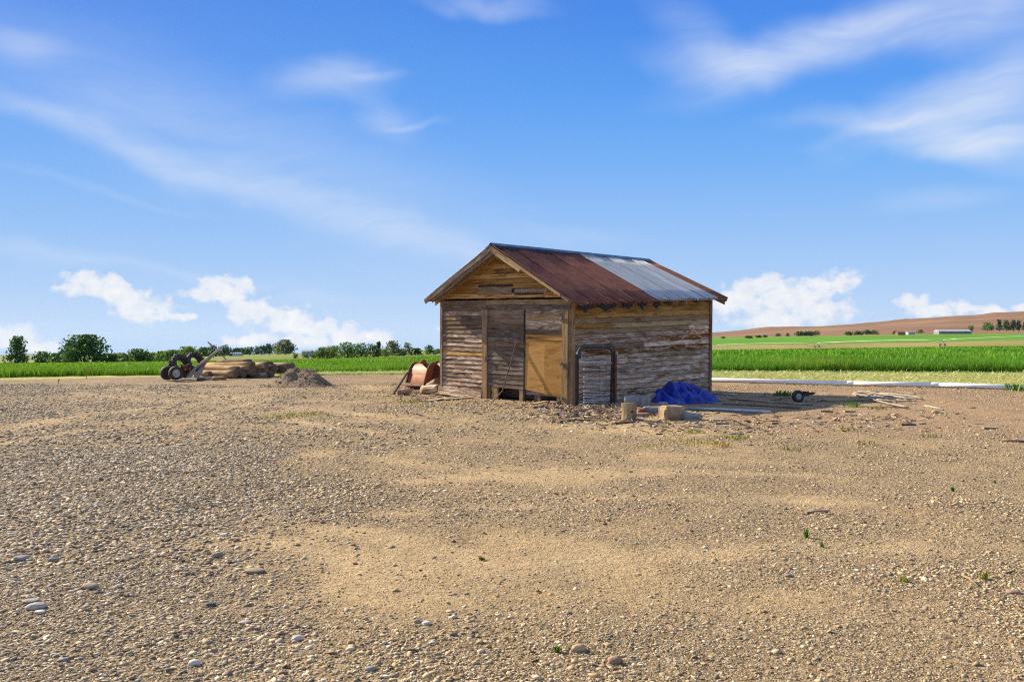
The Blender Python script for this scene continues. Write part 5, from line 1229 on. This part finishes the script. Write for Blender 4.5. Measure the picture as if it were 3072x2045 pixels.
for (px, py, wd, hh, n, pal, lab, bl) in ((2420, 1612, .08, .085, 22, GR, 'small bright green weed with upright leaves in the right foreground', .011), (2465, 1640, .05, .05, 12, GR, 'tiny green sprout just below the upright green weed', .01), (1672, 1955, .07, .035, 40, GR, 'low green weed left of the smooth tan stone', .008),
    (1446, 1678, .09, .03, 40, YG, 'tiny yellow green weed on the sand in the middle', .009), (2857, 1472, .08, .05, 20, GR, 'dark green weed sprig among gravel on the right', .012), (2985, 1448, .10, .035, 14, GR, 'faint green weed near the right edge', .01),
    (2208, 1316, .40, .07, 90, YG, 'yellow green weed clump right of the white stick', .014), (2100, 1330, .60, .06, 150, YG, 'wide yellow green weed patch below the tan boulder', .014), (1955, 1336, .55, .04, 70, YG, 'thin yellow weed patch below the stump', .012), (2170, 1340, .22, .09, 50, OR_, 'orange dry tuft below the weed clumps', .012), (2080, 1300, .30, .06, 60, YG, 'yellow weed clump nearest the board scraps', .014),
    (870, 1250, 1.0, .05, 220, YG, 'flat yellow green weed patch on the gravel left of the shed', .02), (940, 1242, .5, .05, 80, YG, 'small yellow weed patch right of the flat patch', .02), (1230, 1205, .8, .06, 200, YG, 'yellow weeds before the rusty buckets', .018), (2540, 1290, .3, .06, 60, YG, 'yellow weed tuft right of centre on the soil', .014), (2600, 1332, .35, .05, 60, YG, 'low yellow weed tuft on the right gravel', .014), (2372, 1350, .25, .06, 40, YG, 'yellow weed sprout on the gravel right of the orange tuft', .014),
    (2350, 1188, .50, .16, 70, GR, 'green leafy weeds in the shade left of the little wheel', .04), (2560, 1220, .35, .12, 40, GR, 'green weed at the lower left of the siphon tubes', .03), (3052, 1172, .5, .24, 50, GR, 'green leafy weed at the right end of the white pipe', .05), (2640, 1226, .6, .06, 60, YG, 'yellow weeds under the thin rod', .02), (2790, 1310, .2, .06, 30, GR, 'green sprout on the soil near the right edge', .014),
    (2710, 1742, .12, .04, 26, YG, 'yellowish weed near the lower right', .01), (2955, 1735, .14, .05, 30, YG, 'yellow weed beside the thin yellow stick', .01), (460, 1118, .8, .30, 60, YG, 'bright yellow green weed clump left of the axle', .05)):
    weed(px, py, wd, hh, n, pal, lab, 'weed', bl)
# marker stakes at the left field edge
for (px, py0, py1, lab) in ((259, 1130, 1097, 'thin orange stake standing in the left field edge'), (175, 1146, 1132, 'short orange stake in the dry fringe at the left')):
    g_ = on_ground(px, py0 + 6, 0); hh = (py0 - py1) / F_PX * g_.y; root = thing('marker_stake', lab, 'stake', g_)
    MB().tube([(0, 0, -.02), (0, 0, hh)], .012, 6).build('stake', M['orange'], root); MB().box((0.02, 0, hh * .9), (.07, .02, .05)).build('flag', M['orange'], root)

# ------------------------------------------------------------------ trees
M['bark'] = plain('tree_bark', (.11, .08, .055), (.06, .045, .03), 6, .95)
def tree(name, px, py, wpx, hpx, Y, pal, label, group, n=500, kind='round', cat='tree', gap=.0):
    base = P(px, py, Y); Wd, Hh = wpx / F_PX * Y, hpx / F_PX * Y
    base.z = min(base.z, base.z)
    root = thing(name, label, cat, base, 0, group)
    th = Hh * (.22 if kind != 'bush' else .08)
    mb = MB().tube([(0, 0, -.5 - Hh * .08), (Wd * .02, 0, th), (-Wd * .02, 0, Hh * .6)], [Hh * .035, Hh * .028, Hh * .01], 6)
    for k in range(4):
        a = random.uniform(0, 6.28); mb.tube([(0, 0, th * 1.1), (math.cos(a) * Wd * .28, math.sin(a) * Wd * .28, Hh * random.uniform(.5, .75))], [Hh * .018, Hh * .006], 5)
    mb.build('trunk', M['bark'], root)
    nc = {'round': 17, 'tall': 15, 'bush': 11, 'loose': 18}[kind]; n = int(n * 1.7); cs = []
    for k in range(nc):
        f = (k + .5) / nc; z = Hh * .03 + Hh * f * .92
        if kind == 'tall': rr = Wd / 2 * (1 - f) ** .7 * .8
        elif kind == 'bush': rr = Wd / 2 * math.sqrt(max(.05, 1 - f * f)) * .75
        else: rr = Wd / 2 * math.sqrt(max(.3, 1 - ((f - .40) / .64) ** 2)) * .80
        a = random.uniform(0, 6.28); d = rr * math.sqrt(random.uniform(.15, 1)); s = Wd * random.uniform(.19, .29) * (1.15 if kind == 'bush' else (.8 if kind == 'loose' else 1))
        cs.append((math.cos(a) * d, math.sin(a) * d, z, s, random.uniform(.7, 1.25)))
        cs.append((math.cos(a + 2.6) * d, math.sin(a + 2.6) * d, z * random.uniform(.85, 1.0), s, random.uniform(.7, 1.25)))
    cs = np.array(cs); idx = rng.integers(0, len(cs), n); q = rng.normal(0, 1, (n, 3)); q /= np.linalg.norm(q, axis=1, keepdims=True); q *= (rng.random((n, 1)) ** .4)
    q[:, 2] *= .75
    ctr = cs[idx, :3] + q * cs[idx, 3:4]; ctr[:, 2] = np.clip(ctr[:, 2], Hh * .02, Hh)
    sz = max(Hh, Wd) * .046 * rng.uniform(.6, 1.4, (n, 1)) * (500 / n) ** .35
    a = rng.normal(0, 1, (n, 3)); a /= np.linalg.norm(a, axis=1, keepdims=True); b_ = np.cross(a, rng.normal(0, 1, (n, 3))); b_ /= np.linalg.norm(b_, axis=1, keepdims=True)
    V = np.stack([ctr - a * sz - b_ * sz * .6, ctr + a * sz - b_ * sz * .5, ctr + a * sz * .9 + b_ * sz * .6, ctr - a * sz * .8 + b_ * sz * .6], 1).reshape(-1, 3)
    col = np.array(pal)[rng.integers(0, len(pal), n)] * cs[idx, 4:5] * rng.uniform(.8, 1.2, (n, 1))
    np_mesh('crown', V, np.arange(n * 4).reshape(n, 4), 4, M['leaf'], np.repeat(col, 4, 0), False, root)
DG = [(.05, .125, .02), (.036, .095, .018), (.07, .155, .025)]; MG = [(.12, .22, .04), (.14, .25, .045), (.085, .17, .035)]; LG = [(.20, .28, .045), (.24, .31, .06), (.15, .24, .04)]; BG_ = [(.05, .10, .05), (.06, .12, .055), (.04, .08, .04)]; GG = [(.15, .19, .10), (.19, .22, .13), (.10, .145, .065)]
g1 = 'trees at the far edge of the left field'
T = [('leafy_tree', 52, 1090, 78, 78, 330, DG, 'dark cone shaped tree standing alone at the far left', 900, 'tall'),
     ('bush', 128, 1088, 56, 32, 325, MG, 'round green bush between the lone left tree and the big tree', 400, 'bush'),
     ('leafy_tree', 250, 1090, 130, 80, 325, DG, 'biggest broad dark tree on the left', 1500, 'round'),
     ('leafy_tree', 215, 1088, 50, 42, 318, MG, 'smaller light green tree at the left foot of the biggest tree', 400, 'round'),
     ('bush', 170, 1086, 60, 24, 345, DG, 'low dark bush left of the biggest tree', 250, 'bush'),
     ('bush', 335, 1087, 50, 24, 330, MG, 'green bush right of the biggest tree', 250, 'bush'), ('bush', 372, 1085, 44, 24, 340, LG, 'yellow green bush second right of the biggest tree', 220, 'bush'),
     ('leafy_tree', 415, 1084, 56, 34, 350, DG, 'dark bushy tree midway between biggest tree and tyres', 350, 'round'), ('bush', 455, 1084, 40, 22, 360, MG, 'green bush left of the tyres, farther one', 200, 'bush'), ('bush', 490, 1082, 50, 26, 350, LG, 'pale green bush right behind the small axle wheels', 260, 'bush'), ('bush', 520, 1080, 46, 28, 345, MG, 'mid green bush behind the tractor tyres', 260, 'bush'),
     ('leafy_tree', 563, 1070, 54, 28, 420, LG, 'rounded light green tree above the tractor tyres', 400, 'round'), ('leafy_tree', 612, 1068, 42, 24, 450, DG, 'dark tree right of the rounded light tree', 300, 'round'), ('leafy_tree', 640, 1068, 30, 32, 440, DG, 'narrow dark tree behind the raised handles', 260, 'tall'), ('leafy_tree', 674, 1066, 36, 24, 450, BG_, 'blue green tree right of the raised handles', 260, 'round')]
for t in T: tree(t[0], t[1], t[2], t[3] * (1.35 if t[1] > 300 else 1.05), t[4] * 1.05, t[5], t[6], t[7], g1, t[8], t[9], 'bush' if t[0] == 'bush' else 'tree')
g2 = 'trees on the rise behind the middle of the field'
T2 = [('leafy_tree', 716, 1062, 40, 16, 560, DG, 'low dark tree left of the white shelter end', 220, 'round'), ('leafy_tree', 748, 1062, 28, 20, 560, DG, 'round dark tree right of the white shelter', 220, 'round'), ('leafy_tree', 783, 1062, 36, 26, 560, BG_, 'loose bluish tree left of the tall pale tree', 220, 'loose'), ('leafy_tree', 808, 1060, 34, 26, 570, BG_, 'loose bluish tree nearest the tall pale tree', 220, 'loose'),
      ('leafy_tree', 855, 1060, 58, 38, 540, GG, 'tall pale grey green tree, the highest of the middle row', 700, 'loose'), ('bush', 834, 1062, 22, 20, 530, LG, 'yellow green bush at the left foot of the tall pale tree', 160, 'bush'),
      ('bush', 887, 1074, 16, 14, 400, DG, 'small round dark shrub on the slope in the middle', 150, 'bush'), ('bush', 917, 1074, 18, 12, 405, MG, 'small shrub right of the round dark shrub', 120, 'bush'), ('bush', 940, 1073, 18, 11, 410, DG, 'small dark shrub third on the slope', 120, 'bush'),
      ('leafy_tree', 965, 1074, 40, 28, 380, MG, 'leftmost bushy tree of the clump below the dark farmhouse', 300, 'bush'), ('leafy_tree', 1000, 1075, 44, 34, 380, LG, 'light green tree second in the clump below the dark farmhouse', 350, 'bush'), ('leafy_tree', 1040, 1074, 50, 44, 370, MG, 'tallest bright green tree of the middle clump', 500, 'round'), ('leafy_tree', 1082, 1072, 44, 40, 375, MG, 'green tree just right of the tallest clump tree', 400, 'round'), ('leafy_tree', 1120, 1070, 40, 36, 380, DG, 'dark green tree at the right end of the clump', 350, 'bush'), ('leafy_tree', 1136, 1069, 18, 44, 385, DG, 'thin pointed tree at the right end of the clump', 200, 'tall'),
      ('bush', 1156, 1068, 30, 20, 400, LG, 'low yellow bush left of the grey green tree', 180, 'bush'), ('leafy_tree', 1178, 1066, 48, 40, 420, GG, 'grey green rounded tree left of the shed', 450, 'round'), ('leafy_tree', 1224, 1065, 26, 36, 440, GG, 'narrow grey green tree, second left of the shed', 300, 'loose'), ('bush', 1205, 1066, 28, 18, 430, DG, 'low bush between the two grey green trees', 160, 'bush'), ('bush', 1252, 1064, 34, 18, 440, DG, 'low dark bush right of the narrow grey green tree', 180, 'bush'), ('leafy_tree', 1290, 1063, 30, 26, 420, DG, 'compact dark tree nearest the left of the shed', 280, 'round'), ('bush', 1313, 1061, 20, 14, 430, MG, 'low green bush touching the shed corner from behind', 140, 'bush')]
for t in T2: tree(t[0], t[1], t[2], t[3] * 1.22, t[4] * 1.06, t[5], t[6], t[7], g2, t[8], t[9], 'bush' if t[0] == 'bush' else 'tree')
g3 = 'trees below the brown hill'
T3 = []
for i, (px, py, wp, hp, pal, lab, kd) in enumerate([(2334, 1008, 18, 7, DG, 'tiny dark tree left of the long dark row under the hill', 'bush'), (2363, 1008, 14, 9, DG, 'tiny pointed dark tree left of the long row under the hill', 'tall'), (2402, 1006, 36, 11, BG_, 'left tree of the first dark row under the hill', 'bush'), (2430, 1006, 36, 12, BG_, 'middle tree of the first dark row under the hill', 'bush'), (2452, 1004, 18, 12, DG, 'right tree of the first dark row under the hill', 'round'),
    (2545, 1004, 30, 8, DG, 'leftmost low tree of the second row under the hill', 'bush'), (2575, 1003, 34, 9, BG_, 'second low tree of the second row under the hill', 'bush'), (2602, 1002, 26, 12, DG, 'third and taller tree of the second row under the hill', 'round'), (2624, 1002, 22, 11, DG, 'rightmost tree of the second row under the hill', 'round'), (2686, 1001, 18, 8, DG, 'lone low tree left of the farm sheds', 'bush'), (2762, 998, 22, 9, MG, 'green bush in front of the farm sheds', 'bush'), (2912, 995, 18, 19, DG, 'dark tree at the right end of the long pale barn', 'round'), (2963, 990, 34, 22, MG, 'green rounded tree left of the tall dark conifers', 'round'), (2976, 990, 16, 16, LG, 'light green tree between rounded tree and conifers', 'round'),
    (2998, 990, 22, 32, BG_, 'first tall dark conifer of the group on the right', 'tall'), (3020, 990, 28, 30, BG_, 'second broad dark conifer of the group on the right', 'tall'), (3040, 990, 26, 32, BG_, 'third tall dark conifer of the group on the right', 'tall'), (3056, 990, 20, 30, BG_, 'fourth dark conifer of the group on the right', 'tall'), (3074, 990, 18, 24, BG_, 'last dark conifer cut by the right edge', 'tall'), (2246, 1013, 26, 5, DG, 'low hedge like bush far under the left end of the hill', 'bush'), (2275, 1012, 20, 6, DG, 'low dark bush right of the hedge like bush', 'bush'), (2170, 1014, 16, 4, DG, 'tiny bush farthest left under the hill', 'bush'), (2295, 1011, 16, 6, DG, 'tiny dark bush left of the first dark row', 'bush')]):
    tree('conifer' if 'conifer' in lab else ('bush' if 'bush' in lab else 'leafy_tree'), px, py, wp, hp, 1180 - (60 if px > 2880 else 0), pal, lab, g3, 260 if hp > 14 else 120, kd, 'bush' if 'bush' in lab else 'tree')

# ------------------------------------------------------------------ far buildings
def building(name, px, py, wpx, hpx, roofpx, Y, label, wall, roof, nwin=2, dpt=8.0, cat='house', rz=0.0):
    base = P(px, py, Y); Wd, Hh, Rf = wpx / F_PX * Y, hpx / F_PX * Y, roofpx / F_PX * Y
    root = thing(name, label, cat, base, rz)
    MB().box((0, dpt / 2, Hh / 2 - 1), (Wd, dpt, Hh + 2)).build('wall', wall, root)
    o = .4; m = MB(); x = Wd / 2 + o
    m.add([(-x, -o, Hh + .05), (x, -o, Hh + .05), (x, dpt + o, Hh + .05), (-x, dpt + o, Hh + .05), (-x, dpt / 2, Hh + Rf), (x, dpt / 2, Hh + Rf)], [(3, 2, 1, 0), (0, 1, 5, 4), (2, 3, 4, 5), (1, 2, 5), (3, 0, 4)]); m.build('roof', roof, root)
    for k in range(nwin):
        xx = -Wd / 2 + Wd * (k + .6) / (nwin + .2); MB().box((xx, -.03, Hh * .55), (Wd * .12, .06, Hh * .4)).build('window', M['glass'], root)
    MB().box((Wd * .32, -.03, Hh * .4), (Wd * .08, .06, Hh * .75)).build('door', M['door'], root)
building('farmhouse', 918, 1059, 26, 4, 5, 560, 'small white farmhouse with pale roof behind the middle trees', M['white'], M['roofgrey'])
building('farmhouse', 978, 1053, 36, 6, 7, 580, 'dark farmhouse with wide roof on the rise', M['door'], M['roofgrey'], 3)
building('farm_shed', 945, 1059, 22, 4, 2, 570, 'low dark shed between the white and the dark farmhouse', M['door'], M['door'], 1, cat='shed')
building('outbuilding', 345, 1086, 26, 7, 1.5, 335, 'white low building among the bushes on the left', M['white'], M['white'], 2, 6, 'building')
building('long_barn', 2866, 997, 98, 3.5, 5, 1100, 'long pale roofed barn under the brown hill', M['roofgrey'], M['white'], 4, 14, 'barn')
building('farmhouse', 2735, 999, 20, 3, 3, 1120, 'small white house left of the long pale barn', M['white'], M['roofgrey'], 2)
building('farmhouse', 2705, 1000, 22, 3, 4, 1130, 'dark roofed house beside the small white house under the hill', M['door'], M['rust'], 2)
# hoop shelter behind the logs
bs = P(704, 1068, 470); root = thing('hoop_shelter', 'pale ribbed hoop shelter behind the log stack', 'shelter', bs); wd_, hh_, dp_ = 6.2, 2.0, 5.0
for k in range(6):
    x = -wd_ / 2 + wd_ * k / 5; MB().tube([(x, dp_ / 2 - dp_ / 2 * math.cos(t / 8 * math.pi), hh_ * math.sin(t / 8 * math.pi)) for t in range(9)], .06, 5).build('hoop', M['white'], root)
m = MB(); V = [(x, dp_ / 2 - dp_ / 2 * math.cos(t / 8 * math.pi), hh_ * .97 * math.sin(t / 8 * math.pi)) for x in (-wd_ / 2, wd_ / 2) for t in range(9)]
m.add(V, [(t, t + 1, 9 + t + 1, 9 + t) for t in range(8)]).build('cover', M['white'], root)

# ------------------------------------------------------------------ irrigation machine across the right field
pivot = thing('irrigation_machine', 'long wheeled irrigation machine spanning the green field on the right', 'irrigation machine', P(2451, 1043, 500))
c0 = Vector(pivot.location)
tw = [(1980, 1052, 1040, 600), (2152, 1048, 1034, 560), (2451, 1043, 1028, 500), (2828, 1037, 1019, 430), (3290, 1033, 1002, 370)]
for (px, pb, pt_, Y) in tw:
    top, bot = P(px, pt_, Y) - c0, P(px, pb, Y) - c0; bot.z = min(bot.z, tz(*(P(px, pb, Y).xy)) - c0.z + .05)
    m = MB()
    for s_ in (-1, 1): m.tube([top, bot + Vector((s_ * 1.3, s_ * .6, 0))], .14, 5); m.tube([top + Vector((0, 0, -.8)), bot + Vector((s_ * 1.3, -s_ * .6, .4))], .07, 5)
    m.tube([bot + Vector((-1.5, -.7, .45)), bot + Vector((1.5, .7, .45))], .12, 6); m.build('tower', M['tube'], pivot)
    for s_ in (-1, 1):
        w1 = MB().lathe(wheel_profile(.6, .3, .35), 14, closed=True).build('wheel', M['tyre'], pivot, True); w1.location = bot + Vector((s_ * 1.5, s_ * .7, .6)); orient(w1, (-.4, 1, 0))
for (a, e), bend in zip(zip(tw[:-1], tw[1:]), (0, 1, 1, 1)):
    A, E = P(a[0], a[2], a[3]) - c0, P(e[0], e[2], e[3]) - c0; n = 9
    pth = [A.lerp(E, k / n) + Vector((0, 0, .4 * math.sin(math.pi * k / n))) for k in range(n + 1)]
    MB().tube(pth, .09, 6).build('span_pipe', M['tube'], pivot, True)
    low = [p + Vector((0, 0, -1.9)) for p in pth[1:-1]]
    MB().tube([pth[0]] + low + [pth[-1]], .06, 4).build('truss_rod', M['tube'], pivot)
    for p, q in zip(pth[1:-1], low):
        MB().tube([p + Vector((-.5, -.6, 0)), q + Vector((.3, 0, 0))], .14, 4).build('strut', M['tube'], pivot)
